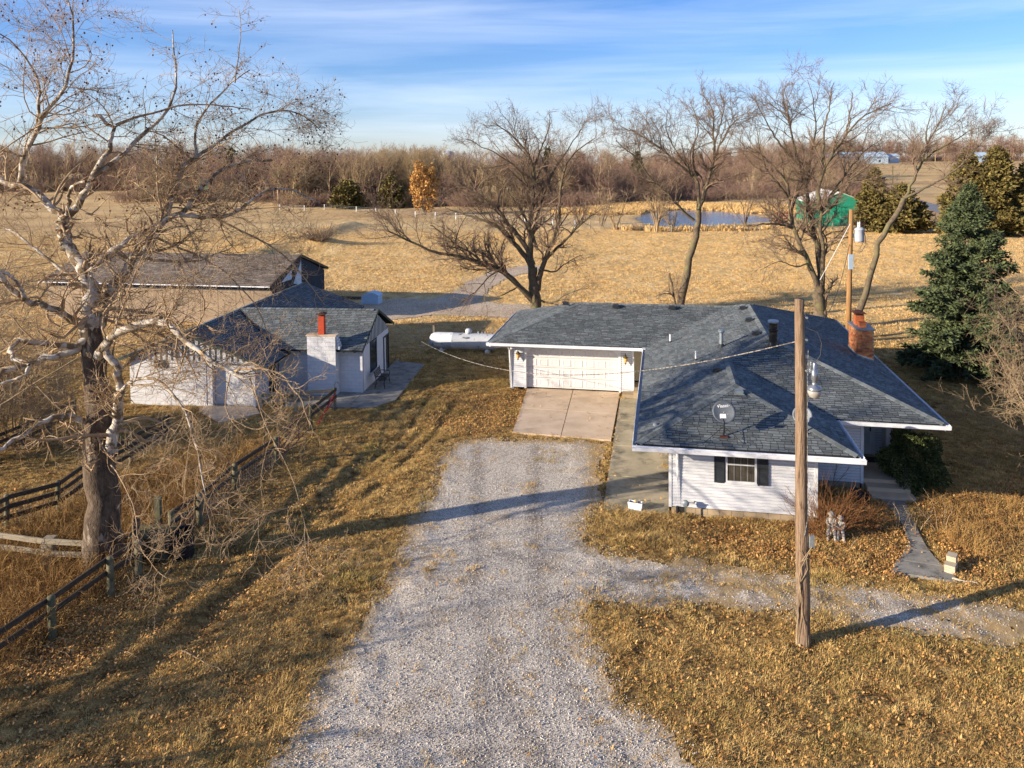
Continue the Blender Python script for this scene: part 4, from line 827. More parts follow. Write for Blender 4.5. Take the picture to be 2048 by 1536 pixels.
p = at(1895, 462); shrub('dark_low_bush', 'low dark purple brush between the olive cedars', 'bush', (p[0], p[1], 0), 120, 3.4, 8, M_twig, B1, .03, 1.6)
shrub('brush_pile', 'dark brush pile on the mound in the left field', 'bush', (-28.0, 112.5, .9), 150, 3.2, 5, M_twig, B1, .03, 1.9)

# --- the wood: a mass nobody could count
def wood_variant(h, seed_m=M_wood1):
    n = 1; C = np.zeros((1, 8, 3)); d = np.array([[rng.normal(0, .06), rng.normal(0, .06), 1.]])
    for j in range(1, 8): d = unit(d+rng.normal(0, .05, (1, 3))); C[:, j] = C[:, j-1]+d*h*.8/7
    Rr = (.016*h)*np.linspace(1, .3, 8)[None]; A = kids(C, Rr, 15, 6, .55, 34, .12, .12, t0=.28, rfac=.6, lmin=1.5, lmax=6, rmin=.04)
    B = kids(*A, 8, 4, .5, 38, .15, .08, t0=.15, rfac=.6, lmin=.8, lmax=2.8, rmin=.028); D = kids(*B, 4.5, 3, .55, 36, .15, .06, t0=.15, rfac=.7, lmin=.5, lmax=1.3, rmin=.02)
    V, Q = join([tubes(C, Rr, 5), tubes(*A, 3), tubes(*B, 3), tubes(*D, 3)])
    o = bulk('woodland_tree', V, Q, seed_m); me = o.data; bpy.data.objects.remove(o); return me
wv = [wood_variant(15) for _ in range(5)]
def under_variant():
    n = 26; C = np.zeros((n, 5, 3)); a = rng.random(n)*6.28; C[:, 0, 0] = rng.normal(0, 1.5, n); C[:, 0, 1] = rng.normal(0, 1.5, n)
    d = unit(np.stack([np.cos(a)*.6, np.sin(a)*.6, np.ones(n)], 1))
    for j in range(1, 5): d = unit(d+rng.normal(0, .2, (n, 3))); C[:, j] = C[:, j-1]+d*.9
    Rr = np.full((n, 5), .05)*np.linspace(1, .4, 5); A = kids(C, Rr, 8, 4, .5, 45, .2, .05, lmin=.5, lmax=1.8, rmin=.025); V, Q = join([tubes(C, Rr), tubes(*A)])
    o = bulk('undergrowth', V, Q, M_wood1); me = o.data; bpy.data.objects.remove(o); return me
uv_ = [under_variant() for _ in range(3)]
pts = []; scl = []; up_ = []; us = []
def region(n, q0, q1, ya, yb, s0=.85, s1=1.15, un=0, usc=1.0):
    y = ya+(yb-ya)*rng.random(n)**.9; x = (q0+(q1-q0)*rng.random(n))*y
    for a, b in zip(x, y): pts.append((a, b, hz(a, b)-.2)); scl.append(rng.uniform(s0, s1))
    y = ya+(yb-ya)*.35*rng.random(un)-2; x = (q0+(q1-q0)*rng.random(un))*y
    for a, b in zip(x, y): up_.append((a, b, hz(a, b)-.2)); us.append(rng.uniform(.7, 1.3)*usc)
region(330, -.30, -.085, 212, 275, .82, 1.08, 110)
region(190, -.085, .13, 205, 280, .76, 1.0, 110)
region(330, -.80, -.29, 300, 400, .95, 1.25, 200, 1.3)
region(60, -.5, -.30, 235, 300, .75, 1.0, 60)
region(340, .06, .46, 225, 330, .42, .74, 240, 1.0)
region(160, .12, .40, 340, 460, .7, .95, 0)
region(460, .38, .95, 500, 620, .8, 1.15, 160, 1.3)
region(120, .18, .42, 470, 600, .85, 1.1, 60)
n = len(pts); scatter('distant_wood', pts, np.stack([rng.normal(0, .04, n), rng.normal(0, .04, n), rng.random(n)*6.28], 1), scl, wv, label='brown bare wood beyond the fields, too dense to count')
n = len(up_); scatter('wood_undergrowth', up_, np.stack([np.zeros(n), np.zeros(n), rng.random(n)*6.28], 1), us, uv_, label='bare undergrowth along the foot of the distant wood')
# reeds round the pond
rv = [blade_tuft('reed_clump', 40, .8, .9, .10, M_blade2, .3) for _ in range(2)]
x = rng.uniform(10, 75, 9000); y = rng.uniform(128, 215, 9000); s = sdist(x, y, POND); k = ((s < -2) & (s > -12) & (np.abs(y-134) < 4) & (rng.random(9000) < .25)) | ((s < -.5) & (s > -22) & (y > 172)); x, y = x[k], y[k]; n = len(x)
scatter('pond_reeds', np.stack([x, y, hgt(x, y)], 1), np.stack([np.zeros(n), np.zeros(n), rng.random(n)*6.28], 1), .5+.7*rng.random(n), rv, label='golden dry reeds around the pond')

# ================================================================== THE FARMHOUSE (plan u to the right, v away, z up)
hs_a, hs_b, hs_W, hs_N, hs_g, hs_G, S_ = 7.0, 3.638, 10.693, 22.038, 13.502, 8.068, .3281
EZ = 2.75
house = thing('farmhouse', 'white ranch farmhouse with hipped grey shingle roof and attached garage', 'house', (4.0568, 25.6224, 0), YAW)
h_ = hs_a/2; gh = (hs_N-hs_g)/2; Wm = hs_W/2
def zW(u, v): return EZ+S_*u
def zS(u, v): return EZ+S_*v
def zE1(u, v): return EZ+S_*(hs_a-u)
def zS2(u, v): return EZ+S_*(v-hs_b)
def zE(u, v): return EZ+S_*(hs_W-u)
def zN(u, v): return EZ+S_*(hs_N-v)
def zSg(u, v): return EZ+S_*(v-hs_g)
def zWg(u, v): return EZ+S_*(u+hs_G)
P_f2 = (h_, hs_b+h_); P_a2 = (Wm, hs_b+Wm); P_a1 = (Wm, hs_N-Wm); P_gr = (gh, (hs_N+hs_g)/2); P_gl = (-hs_G+gh, (hs_N+hs_g)/2)
PLANES = [  # outline, height, horizontal direction, upslope direction
    ([(0, 0), (h_, h_), P_f2, (0, P_f2[1])], zW, (0, 1), (1, 0)),
    ([(0, P_f2[1]), P_f2, P_a2, P_a1, P_gr, (0, hs_g)], zW, (0, 1), (1, 0)),
    ([(0, 0), (hs_a, 0), (h_, h_)], zS, (1, 0), (0, 1)),
    ([(hs_a, 0), (hs_a, hs_b), P_f2, (h_, h_)], zE1, (0, 1), (-1, 0)),
    ([(hs_a, hs_b), (hs_W, hs_b), P_a2, P_f2], zS2, (1, 0), (0, 1)),
    ([(hs_W, hs_b), (hs_W, hs_N), P_a1, P_a2], zE, (0, 1), (-1, 0)),
    ([(-hs_G, hs_g), (0, hs_g), P_gr, P_gl], zSg, (1, 0), (0, 1)),
    ([(-hs_G, hs_g), P_gl, (-hs_G, hs_N)], zWg, (0, 1), (1, 0))]
def clip(poly, inside_poly):
    """Sutherland-Hodgman; inside_poly convex"""
    P = list(inside_poly); A = sum(P[i][0]*P[(i+1) % len(P)][1]-P[(i+1) % len(P)][0]*P[i][1] for i in range(len(P)))
    if A < 0: P = P[::-1]
    out = list(poly)
    for i in range(len(P)):
        a, b = P[i], P[(i+1) % len(P)]; ex, ey = b[0]-a[0], b[1]-a[1]; inp = out; out = []
        if not inp: return []
        sd = [(ex*(p[1]-a[1])-ey*(p[0]-a[0])) for p in inp]
        for j in range(len(inp)):
            p, q = inp[j-1], inp[j]; sp_, sq = sd[j-1], sd[j]
            if (sp_ >= 0) != (sq >= 0):
                t = sp_/(sp_-sq); out.append((p[0]+(q[0]-p[0])*t, p[1]+(q[1]-p[1])*t))
            if sq >= 0: out.append(q)
    return out
def shingles(planes, roof, m, tabw=.31, expo=.135, slope=S_, singles=300, thick=.019, key=None, lift=.012):
    """asphalt tabs in courses; the nearest ones are objects of their own, the rest one part"""
    full = []; rest = MB()
    cs = 1/math.sqrt(1+slope*slope)
    for pi, (poly, zf, hd, ud) in enumerate(planes):
        hs = [p[0]*hd[0]+p[1]*hd[1] for p in poly]; us = [p[0]*ud[0]+p[1]*ud[1] for p in poly]
        e = expo*cs; row = 0; u0 = min(us)
        while u0 < max(us):
            hx = min(hs)-tabw*rng.random()
            while hx < max(hs):
                w = tabw*rng.choice([.62, .8, 1.0, 1.25]); 
                dl = .0 if rng.random() < .55 else e*.28
                q = [(hx, u0-dl), (hx+w-.016, u0-dl), (hx+w-.016, u0+e), (hx, u0+e)]
                Q = [(h*hd[0]+u*ud[0], h*hd[1]+u*ud[1]) for h, u in q]; c = clip(Q, poly)
                if len(c) >= 3:
                    def top(p):
                        uu = p[0]*ud[0]+p[1]*ud[1]; t = (uu-(u0-dl))/(e+dl)
                        return (p[0], p[1], zf(*p)+lift+thick*(1-t))
                    T = [top(p) for p in c]
                    if len(c) == 4 and all(abs(a[0]-b[0])+abs(a[1]-b[1]) < 1e-6 for a, b in zip(sorted(c), sorted(Q))): full.append((T, key(T, pi) if key else 0))
                    else:
                        n = len(T); rest.add(T+[(p[0], p[1], p[2]-.02) for p in T], [tuple(range(n)) if _ccw(T) else tuple(range(n))[::-1]]+[(i, (i+1) % n, n+(i+1) % n, n+i) for i in range(n)])
                hx += w
            u0 += e; row += 1
    full.sort(key=lambda f: f[1])
    for T, _ in full[:singles]:
        mb = MB(); n = 4; mb.add(T+[(p[0], p[1], p[2]-.02) for p in T], [(0, 1, 2, 3) if _ccw(T) else (3, 2, 1, 0), (0, 1, 5, 4), (1, 2, 6, 5), (2, 3, 7, 6), (3, 0, 4, 7)])
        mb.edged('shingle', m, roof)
    for T, _ in full[singles:]:
        rest.add(T+[(p[0], p[1], p[2]-.02) for p in T], [(0, 1, 2, 3) if _ccw(T) else (3, 2, 1, 0), (0, 1, 5, 4), (1, 2, 6, 5), (2, 3, 7, 6), (3, 0, 4, 7)])
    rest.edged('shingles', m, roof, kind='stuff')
def _ccw(T): return sum(T[i][0]*T[(i+1) % len(T)][1]-T[(i+1) % len(T)][0]*T[i][1] for i in range(len(T))) > 0
def caps(segs, roof, m, w=.16, l=.2, name='ridge_caps'):
    mb = MB()
    for a, b in segs:
        a = np.array(a, float); b = np.array(b, float); d = b-a; Ln = np.linalg.norm(d); d /= Ln; sd = np.cross(d, [0, 0, 1.]); sd /= np.linalg.norm(sd); n = int(Ln/l)
        for i in range(n):
            p = a+d*i*l; q = a+d*((i+1)*l-.006); lf = np.array([0, 0, .045+.012]); lb = np.array([0, 0, .045]); dn = np.array([0, 0, -.055*w/.16])
            V = [p+lb, p+sd*w+lb+dn, q+sd*w+lf+dn, q+lf, p-sd*w+lb+dn, q-sd*w+lf+dn]
            V2 = [v-np.array([0, 0, .02]) for v in V]
            mb.add(V+V2, [(0, 1, 2, 3), (0, 3, 5, 4), (3, 2, 8, 9), (5, 3, 9, 11), (1, 7, 8, 2), (4, 5, 11, 10), (0, 6, 7, 1), (0, 4, 10, 6)])
    mb.build(name, m, roof, kind='stuff')
roof = MB()
for poly, zf, hd, ud in PLANES: roof.slab([(u, v, zf(u, v)) for u, v in (poly if _ccw([(a, b, 0) for a, b in poly]) else poly[::-1])], .05)
for poly in ([(hs_W, hs_N), P_a1, P_gr, P_gl, (-hs_G, hs_N)],):
    roof.slab([(u, v, zN(u, v)) for u, v in (poly if _ccw([(a, b, 0) for a, b in poly]) else poly[::-1])], .05)
roof = roof.build('roof', M_under, house)
def camdist(T, pi): 
    x, y = hw(T[0][0], T[0][1]); return math.hypot(x, y)+(6 if pi in (3, 5) else 0)
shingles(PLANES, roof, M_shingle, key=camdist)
def P3(p, zf): return (p[0], p[1], zf(*p))
caps([((0.05, .05, EZ+.02), P3((h_, h_), zW)), ((hs_a-.05, .05, EZ+.02), P3((h_, h_), zW)), (P3((h_, h_), zW), P3(P_f2, zW)), (P3(P_f2, zW), P3(P_a2, zW)),
      ((hs_W-.05, hs_b+.05, EZ+.02), P3(P_a2, zW)), (P3(P_a2, zW), P3(P_a1, zW)), ((-hs_G+.05, hs_g+.05, EZ+.02), P3(P_gl, zWg)), (P3(P_gl, zWg), P3(P_gr, zSg)),
      ((hs_W, hs_N, EZ), P3(P_a1, zW)), ((-hs_G, hs_N, EZ), P3(P_gl, zWg)), (P3(P_gr, zW), P3(P_a1, zW))], roof, M_shingle)
# soffit, fascia, gutters
out_ = [(0, 0), (hs_a, 0), (hs_a, hs_b), (hs_W, hs_b), (hs_W, hs_N), (-hs_G, hs_N), (-hs_G, hs_g), (0, hs_g)]
sf = MB()
for r in ((0.02, .02, hs_a-.02, hs_g-.01), (0.02, hs_g-.009, hs_W-.02, hs_N-.02), (hs_a-.019, hs_b+.02, hs_W-.02, hs_g-.01), (-hs_G+.02, hs_g+.02, .019, hs_N-.02)): sf.box(r[0], r[1], EZ-.20, r[2], r[3], EZ-.18)
sf.build('soffit', M_trim, house)
def gutter(p, q, outd, name='gutter'):
    """U shaped gutter along the eave from p to q, outward direction outd"""
    p = np.array([*p, 0.]); q = np.array([*q, 0.]); o = np.array([*outd, 0.])
    def pt(b, off, z): return b+o*off+np.array([0, 0, z])
    prof = [(-.02, EZ+.0), (-.02, EZ-.15), (.09, EZ-.15), (.12, EZ-.02), (.135, EZ-.005), (.12, EZ+.005), (.10, EZ-.03), (.08, EZ-.13), (.0, EZ-.13), (.0, EZ+.0)]
    n = len(prof); mb = MB(); V = [pt(p, a, z) for a, z in prof]+[pt(q, a, z) for a, z in prof]
    mb.add(V, [(i, (i+1) % n, n+(i+1) % n, n+i) for i in range(n)]+[tuple(range(n))[::-1], tuple(range(n, 2*n))])
    o_ = mb.build(name, M_gutter, house)
    mi = MB(); V = [pt(p, .004, EZ-.06), pt(q, .004, EZ-.06), pt(q, .092, EZ-.06), pt(p, .092, EZ-.06)]; mi.add(V, [(0, 1, 2, 3)]); mi.build('gutter_trough', M_guttin, o_)
    fb = MB(); fb.bar(pt(p, -.045, EZ-.115), pt(q, -.045, EZ-.115), .03, .17) ; fb.build('fascia_board', M_trim, house)
gutter((-.13, -.13), (hs_a+.13, -.13), (0, -1)); gutter((0, -.02), (0, hs_g-.0), (-1, 0)); gutter((hs_a, -.02), (hs_a, hs_b-.02), (1, 0)) 
gutter((hs_a+.0, hs_b), (hs_W+.13, hs_b), (0, -1)); gutter((hs_W, hs_b-.02), (hs_W, hs_N), (1, 0)); gutter((-hs_G-.13, hs_g), (-.05, hs_g), (0, -1)); gutter((-hs_G, hs_g-.02), (-hs_G, hs_N), (-1, 0))
mb = MB(); mb.box(-.16, hs_g-.30, EZ-.19, .0, hs_g-.02, EZ+.02); mb.build('gutter_end_box', M_trim, house)

# walls: lap boards one by one on the sides in view
SB = .106
def wall(a, b, z0, z1, nrm, name='wall', m=M_siding, boards=True, holes=()):
    """core wall from a to b; lap boards on the nrm side; holes = [(t0,t1,z0,z1)] along the wall in metres"""
    a = np.array([*a, 0.]); b = np.array([*b, 0.]); nn = np.array([*nrm, 0.]); d = b-a; Ln = np.linalg.norm(d); d = d/Ln
    w = MB(); w.bar(a+np.array([0, 0, (z0+z1)/2])-nn*.06, b+np.array([0, 0, (z0+z1)/2])-nn*.06, z1-z0 if False else .1, z1-z0) if False else None
    w = MB(); V = []
    for off in (-.12, 0):
        for p in (a, b):
            for z in (z0, z1): V.append(p+nn*off+np.array([0, 0, z]))
    w.add(V, [(0, 1, 3, 2), (4, 6, 7, 5), (0, 4, 5, 1), (2, 3, 7, 6), (1, 5, 7, 3), (0, 2, 6, 4)])
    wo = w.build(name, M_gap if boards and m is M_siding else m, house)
    if boards:
        z = z0
        while z < z1-.01:
            zt = min(z+SB, z1); spans = [(0.0, Ln)]
            for t0, t1, h0, h1 in holes:
                if zt > h0+.01 and z < h1-.01:
                    spans = [s for sp in spans for s in ((sp[0], min(sp[1], t0)), (max(sp[0], t1), sp[1])) if s[1]-s[0] > .02]
            for s0, s1 in spans:
                V = []
                for t in (s0, s1):
                    p = a+d*t; V += [p+nn*.003+np.array([0, 0, z+.015]), p+nn*.024+np.array([0, 0, z+.015]), p+nn*.005+np.array([0, 0, zt]), p+nn*.003+np.array([0, 0, zt])]
                mb = MB(); mb.add(V, [(0, 1, 5, 4), (1, 2, 6, 5), (2, 3, 7, 6), (0, 3, 2, 1), (4, 5, 6, 7)]); mb.build('siding_board', m, wo)
            z += SB
    return wo
ZS0 = .25; ZT = EZ-.19
wall((1.11, 1.11), (5.88, 1.11), ZS0, ZT, (0, -1), holes=[(1.80, 2.92, 1.20, 2.42)])
wall((5.88, 1.11), (5.88, 4.25), ZS0, ZT, (1, 0)); wall((1.11, 14.6), (1.11, 1.11), ZS0, ZT, (-1, 0), boards=False)
wall((5.88, 4.25), (8.05, 4.25), ZS0, ZT, (0, -1)); wall((8.05, 4.25), (8.05, 6.9), .42, ZT, (1, 0)); wall((8.05, 6.9), (9.58, 6.9), .42, ZT, (0, -1))
wall((9.58, 6.9), (9.58, 21), ZS0, ZT, (1, 0), boards=False); wall((9.58, 21), (-7.1, 21), 0, ZT, (0, 1), boards=False); wall((-7.1, 21), (-7.1, 14.6), .05, ZT, (-1, 0), boards=False)
wall((-7.1, 14.6), (-6.30, 14.6), .14, ZT, (0, -1)); wall((-1.39, 14.6), (-.66, 14.6), .14, ZT, (0, -1)); 
wall((-6.30, 14.6), (-1.39, 14.6), 2.30, ZT, (0, -1))
wall((-.66, 15.7), (1.11, 15.7), .45, ZT, (0, -1), m=M_beige); wall((-.66, 14.6), (-.66, 15.7), .2, ZT, (1, 0), m=M_beige, boards=False)
# corner boards
cb = MB()
for u, v, z0 in ((1.11, 1.11, ZS0), (5.88, 1.11, ZS0), (8.05, 4.25, ZS0), (-7.1, 14.6, .1), (-.66, 14.6, .14), (9.58, 6.9, .42)):
    MB().box(u-.05, v-.035, z0-.01, u+.05, v+.05, ZT-.001).build('corner_board', M_trim, house)
MB().box(9.40, 6.25, .42, 9.62, 6.87, ZT-.002).build('porch_end_panel', M_trim, house)
# foundation blocks
fnd = thing_f = MB(); fnd.box(1.16, 1.14, -.4, 5.83, 1.4, ZS0-.002); fnd.box(5.6, 1.42, -.4, 5.84, 4.2, ZS0-.002); fnd.box(5.86, 4.3, -.4, 8.0, 4.5, ZS0-.002); fnd = fnd.build('foundation', M_mortar, house)
blk = MB().box(-.195, -.02, 0, .195, .05, .19).mesh('foundation_block', M_block)
for r in range(3):
    for i in range(12):
        u = 1.36+.4*i+(.2 if r % 2 else 0)
        if u < 5.7: o = obj('foundation_block', blk, fnd, (u, 1.128, -.36+.2*r))
# garage door
gd = MB().box(-6.29, 14.78, .12, -1.40, 14.83, 2.29).build('garage_door', M_door, house)
pw, ph = 4.89/8, 2.17/4
pm = MB(); x0, x1, z0, z1 = -pw/2+.07, pw/2-.07, -ph/2+.085, ph/2-.085
V = []; 
for i_, y_ in ((0, 0), (.028, -.014), (.05, -.014), (.075, -.004)): V += [(x0+i_, y_, z0+i_), (x1-i_, y_, z0+i_), (x1-i_, y_, z1-i_), (x0+i_, y_, z1-i_)]
pm.add(V, [(4*r+j, 4*r+(j+1) % 4, 4*r+4+(j+1) % 4, 4*r+4+j) for r in range(3) for j in range(4)]+[(12, 13, 14, 15)]); pm = pm.mesh('door_panel', M_door)
for r in range(4):
    for c in range(8): obj('door_panel', pm, gd, (-6.29+pw*(c+.5), 14.777, .12+ph*(r+.5)))
for r in range(1, 4): MB().box(-6.29, 14.774, .12+ph*r-.006, -1.40, 14.7795, .12+ph*r+.006).build('section_joint', M_curt, gd)
MB().box(-6.40, 14.565, .10, -6.29, 14.80, 2.34).build('garage_door_frame', M_trim, house); MB().box(-1.40, 14.565, .10, -1.29, 14.80, 2.34).build('garage_door_frame', M_trim, house); MB().box(-6.289, 14.565, 2.27, -1.401, 14.80, 2.36).build('garage_door_frame', M_trim, house)
mb = MB()
for sx, u in ((1, -6.29), (-1, -1.40)): mb.prism([(u, 2.27), (u+sx*.32, 2.27), (u+sx*.20, 2.16), (u+sx*.12, 2.12), (u+sx*.08, 2.02), (u, 1.95)], 'y', 14.572, 14.60)
mb.build('scroll_bracket', M_trim, house)
# lanterns
for u in (-6.70, -1.04):
    ln = MB().box(u-.05, 14.50, 1.78, u+.05, 14.575, 2.02).build('wall_lantern', M_lant, house)
    MB().lathe([(.03, 1.70), (.075, 1.76), (.10, 1.95), (.10, 1.96)], (u, 14.42, 0), 8).build('lantern_glass', M_lantg, ln, smooth=True)
    MB().lathe([(.12, 1.955), (.13, 1.98), (.07, 2.06), (.03, 2.10), (.015, 2.18), (.004, 2.22)], (u, 14.42, 0), 8).build('lantern_cap', M_lant, ln); MB().lathe([(.004, 1.60), (.03, 1.66), (.05, 1.70)], (u, 14.42, 0), 8).build('lantern_finial', M_lant, ln)
# downspouts
d1 = MB(); d1.tube([(1.32, -.06, EZ-.16), (1.32, .35, EZ-.28), (1.34, .95, EZ-.42), (1.36, 1.03, EZ-.6), (1.36, 1.03, .30)], .045, 8); d1 = d1.build('downspout', M_trim, house)
MB().tube([(1.36, 1.03, .29), (1.36, 1.02, .05), (1.36, .92, -.15)], .06, 10).build('black_drain_boot', M_black, d1)
MB().tube([(-8.0, 13.44, EZ-.16), (-7.7, 13.7, EZ-.24), (-7.25, 14.3, EZ-.36), (-7.16, 14.5, EZ-.6), (-7.16, 14.5, .1)], .05, 8).build('downspout', M_trim, house)
# front window with shutters
w0, w1, zz0, zz1 = 2.95, 3.98, 1.23, 2.44
wn = MB(); wn.box(w0, 1.065, zz0, w0+.07, 1.12, zz1); wn.box(w1-.07, 1.065, zz0, w1, 1.12, zz1); wn.box(w0+.07, 1.065, zz0, w1-.07, 1.12, zz0+.06); wn.box(w0+.07, 1.065, zz1-.06, w1-.07, 1.12, zz1); wn.box(w0-.02, 1.04, zz0-.045, w1+.02, 1.10, zz0-.001)
wn = wn.build('window', M_trim, house)
MB().box(w0+.07, 1.062, (zz0+zz1)/2-.0, w1-.07, 1.079, (zz0+zz1)/2+.04).build('sash_rail', M_trim, wn)
for k in range(2): MB().box(w0+.075, 1.098, [zz0+.06, (zz0+zz1)/2+.041][k], w1-.075, 1.107, [(zz0+zz1)/2-.001, zz1-.061][k]).build('curtain', M_curt, wn)
for k in range(2): MB().box(w0+.072, 1.082, [zz0+.061, (zz0+zz1)/2+.041][k], w1-.072, 1.086, [(zz0+zz1)/2-.001, zz1-.061][k]).build('pane', bpy.data.materials.get('clear_glass') or (lambda g: (g.node_tree.nodes['Principled BSDF'].inputs['Alpha'].__setattr__('default_value', .22), g.node_tree.nodes['Principled BSDF'].inputs['Roughness'].__setattr__('default_value', .04), g)[-1])(mat('clear_glass', (.05, .05, .05), rough=.03, spec=.5)), wn)
for k in range(3): MB().box(w0+.07+(k+1)*.22-.008, 1.0885, zz0+.06, w0+.07+(k+1)*.22+.008, 1.0965, zz1-.06).build('muntin', M_trim, wn)
for u in (2.58, 4.01):
    sh = MB().box(u, 1.055, zz0-.02, u+.34, 1.075, zz1+.01).build('shutter', M_shut, house)
    for i in range(22): 
        z = zz0+.05+i*.05
        if abs(i-11) > 0: MB().add([(u+.04, 1.054, z), (u+.30, 1.054, z), (u+.30, 1.036, z+.012), (u+.04, 1.036, z+.012), (u+.30, 1.054, z+.04), (u+.04, 1.054, z+.04)], [(0, 1, 2, 3), (3, 2, 4, 5)]).build('louvre', M_shut, sh)
    for bx in ((u, zz0-.02, u+.04, zz1+.01), (u+.30, zz0-.02, u+.34, zz1+.01), (u+.04, zz0-.02, u+.30, zz0+.04), (u+.04, zz1-.04, u+.30, zz1+.01), (u+.04, zz0+.58, u+.30, zz0+.63)): MB().box(bx[0], 1.034, bx[1], bx[2], 1.0545, bx[3]).build('shutter_rail', M_shut, sh)
# porch, steps, front door
pc = MB().box(8.06, 4.3, -.3, 9.75, 6.88, .40).build('porch_slab', M_conc, house)
MB().box(8.15, 3.85, -.3, 9.6, 4.298, .27).build('porch_step', M_conc, house); MB().box(8.2, 3.4, -.3, 9.65, 3.848, .135).build('porch_step', M_conc, house)
fd = MB().box(8.32, 6.82, .41, 9.02, 6.875, 2.42).build('front_door', M_trim, house)
MB().box(8.40, 6.795, .85, 8.94, 6.819, 2.30).build('storm_glass', M_glass if False else mat('pale_storm_glass', (.55, .60, .60), rough=.15, spec=.6), fd); MB().box(8.40, 6.80, .5, 8.94, 6.819, .80).build('kick_panel', M_trim, fd); MB().box(8.93, 6.76, 1.35, 8.97, 6.82, 1.5).build('handle', M_black, fd)
for bx in ((8.20, .41, 8.315, 2.48), (9.025, .41, 9.14, 2.48), (8.316, 2.425, 9.024, 2.48)): MB().box(bx[0], 6.80, bx[1], bx[2], 6.87, bx[3]).build('door_frame', M_trim, house)
# beige service door step
MB().box(-.62, 13.9, -.1, .9, 15.6, .40).build('side_step', M_block, house); MB().box(-1.2, 13.95, -.1, -.621, 14.55, .20).build('side_step', M_block, house)
MB().box(-.1, 15.62, .45, .75, 15.69, 2.4).build('side_door', M_trim, house)
# chimney
ch = MB().box(9.565, 11.615, 2.2, 10.255, 13.285, 4.36).build('brick_chimney', M_mortar, house)
bl, bh, bd_ = .195, .062, .09
bxm = MB().box(-bl/2, -.02, 0, bl/2, .02, bh).mesh('brick', M_brick); bhm = MB().box(-bd_/2, -.02, 0, bd_/2, .02, bh).mesh('brick', M_brick)
nb = 0
for r in range(22):
    z = 4.36-.066-r*.071
    for i in range(4):
        u = 9.565+.1+.205*i-(.10 if r % 2 else 0)
        if 9.565+bl/2-.11 <= u <= 10.255-bl/2+.11 and z > zE(u, 0)-.05:
            u = min(max(u, 9.56+bl/2), 10.26-bl/2); obj('brick', bxm, ch, (u, 11.61, z)); nb += 1
    for i in range(9):
        v = 11.615+.1+.205*i-(.10 if r % 2 else 0)
        if v < 13.285-bl/2+.03 and z > zE(9.56, 0)-.08:
            o = obj('brick', bxm, ch, (9.56, max(v, 11.59+bl/2), z)); o.rotation_euler = (0, 0, math.pi/2); nb += 1
MB().prism([(9.50, 11.55), (10.32, 11.55), (10.32, 13.35), (9.50, 13.35)], 'z', 4.362, 4.42).build('crown_slab', M_lead, ch)
MB().box(9.72, 11.95, 4.421, 10.02, 12.25, 4.66).build('clay_flue', M_flue, ch)
fl = MB().box(9.68, 12.5, 4.421, 10.06, 12.95, 4.86).build('clay_flue', M_flue, ch)
MB().box(9.70, 12.52, 4.861, 10.04, 12.93, 4.95).build('spark_screen', M_rust, ch); MB().prism([(9.60, 4.951), (10.14, 4.951), (10.10, 5.0), (9.87, 5.06), (9.64, 5.0)], 'y', 12.42, 13.03).build('rusty_cap', M_rust, ch)
fs = MB(); fs.prism([(9.53, 3.06), (10.27, 2.82), (10.27, 3.06), (9.53, 3.30)], 'y', 11.575, 11.588); fs.prism([(9.6, 2.9), (9.6, 2.9+.01), (9.6, 2.91)], 'y', 11.58, 11.585) if False else None
fs.box(9.525, 11.59, 3.0, 9.537, 13.3, 3.30); fs.build('flashing', M_lead, ch)
# roof vents and pipes
def boxvent(u, v, z, rot, name='roof_vent', s=1.0, m=M_vent):
    mb = MB(); c, s_ = math.cos(rot), math.sin(rot)
    Mt = Matrix.Translation((u, v, z)) @ Matrix.Rotation(rot, 4, 'Z'); Mt = np.array(Mt)
    mb.box(-.20*s, -.20*s, .01, .20*s, .20*s, .035, Mt); V = np.array([(-.15, -.14, .03), (.15, -.14, .03), (.17, -.17, .14), (-.17, -.17, .14), (-.15, .15, .06), (.15, .15, .06), (.15, .12, .17), (-.15, .12, .17)])*s
    V = (Mt[:3, :3] @ V.T).T+Mt[:3, 3]; mb.add(V, [(0, 1, 2, 3), (3, 2, 6, 7), (5, 4, 7, 6), (1, 5, 6, 2), (4, 0, 3, 7)]); return mb.build(name, m, roof)
for u, v in ((4.95, 15.87), (4.95, 12.83), (4.94, 9.88), (2.99, 5.87)): boxvent(u, v, zW(u, v)+.02, -math.pi/2)
boxvent(3.56, 2.96, zS(3.56, 2.96)+.02, 0, s=.9, m=M_lead)
for u, v in ((-4.5, 17.5), (-1.7, 17.35), (1.36, 17.35)): boxvent(u, v, zSg(u, v)+.02, 0)
for u, v in ((1.22, 13.09), (2.27, 8.44)):
    vp = MB().lathe([(.04, zW(u, v)-.05), (.04, zW(u, v)+.42)], (u, v, 0), 10).build('vent_pipe', M_pvc, roof); MB().lathe([(.12, zW(u, v)-.02), (.055, zW(u, v)+.09)], (u, v, 0), 10).build('pipe_boot', M_vent, vp)
z = zW(3.41, 9.47); gp = MB().lathe([(.085, z-.1), (.085, z+.66)], (3.41, 9.47, 0), 14).build('flue_pipe', M_galv, roof, smooth=False); MB().lathe([(.10, z+.66), (.15, z+.70), (.15, z+.76), (.09, z+.80)], (3.41, 9.47, 0), 14).build('flue_cap', M_galv, gp); MB().lathe([(.20, z-.06), (.095, z+.16)], (3.41, 9.47, 0), 14).build('pipe_boot', M_vent, gp)
z = zS2(5.4, 8.3); sk = MB().lathe([(.24, z-.25), (.22, z+.02), (.17, z+.16), (.17, z+.62), (.20, z+.66), (.20, z+.72), (.17, z+.74), (.17, z+.98), (.185, z+1.0)], (5.45, 8.3, 0), 18).build('stove_pipe', M_stack, roof, smooth=False)
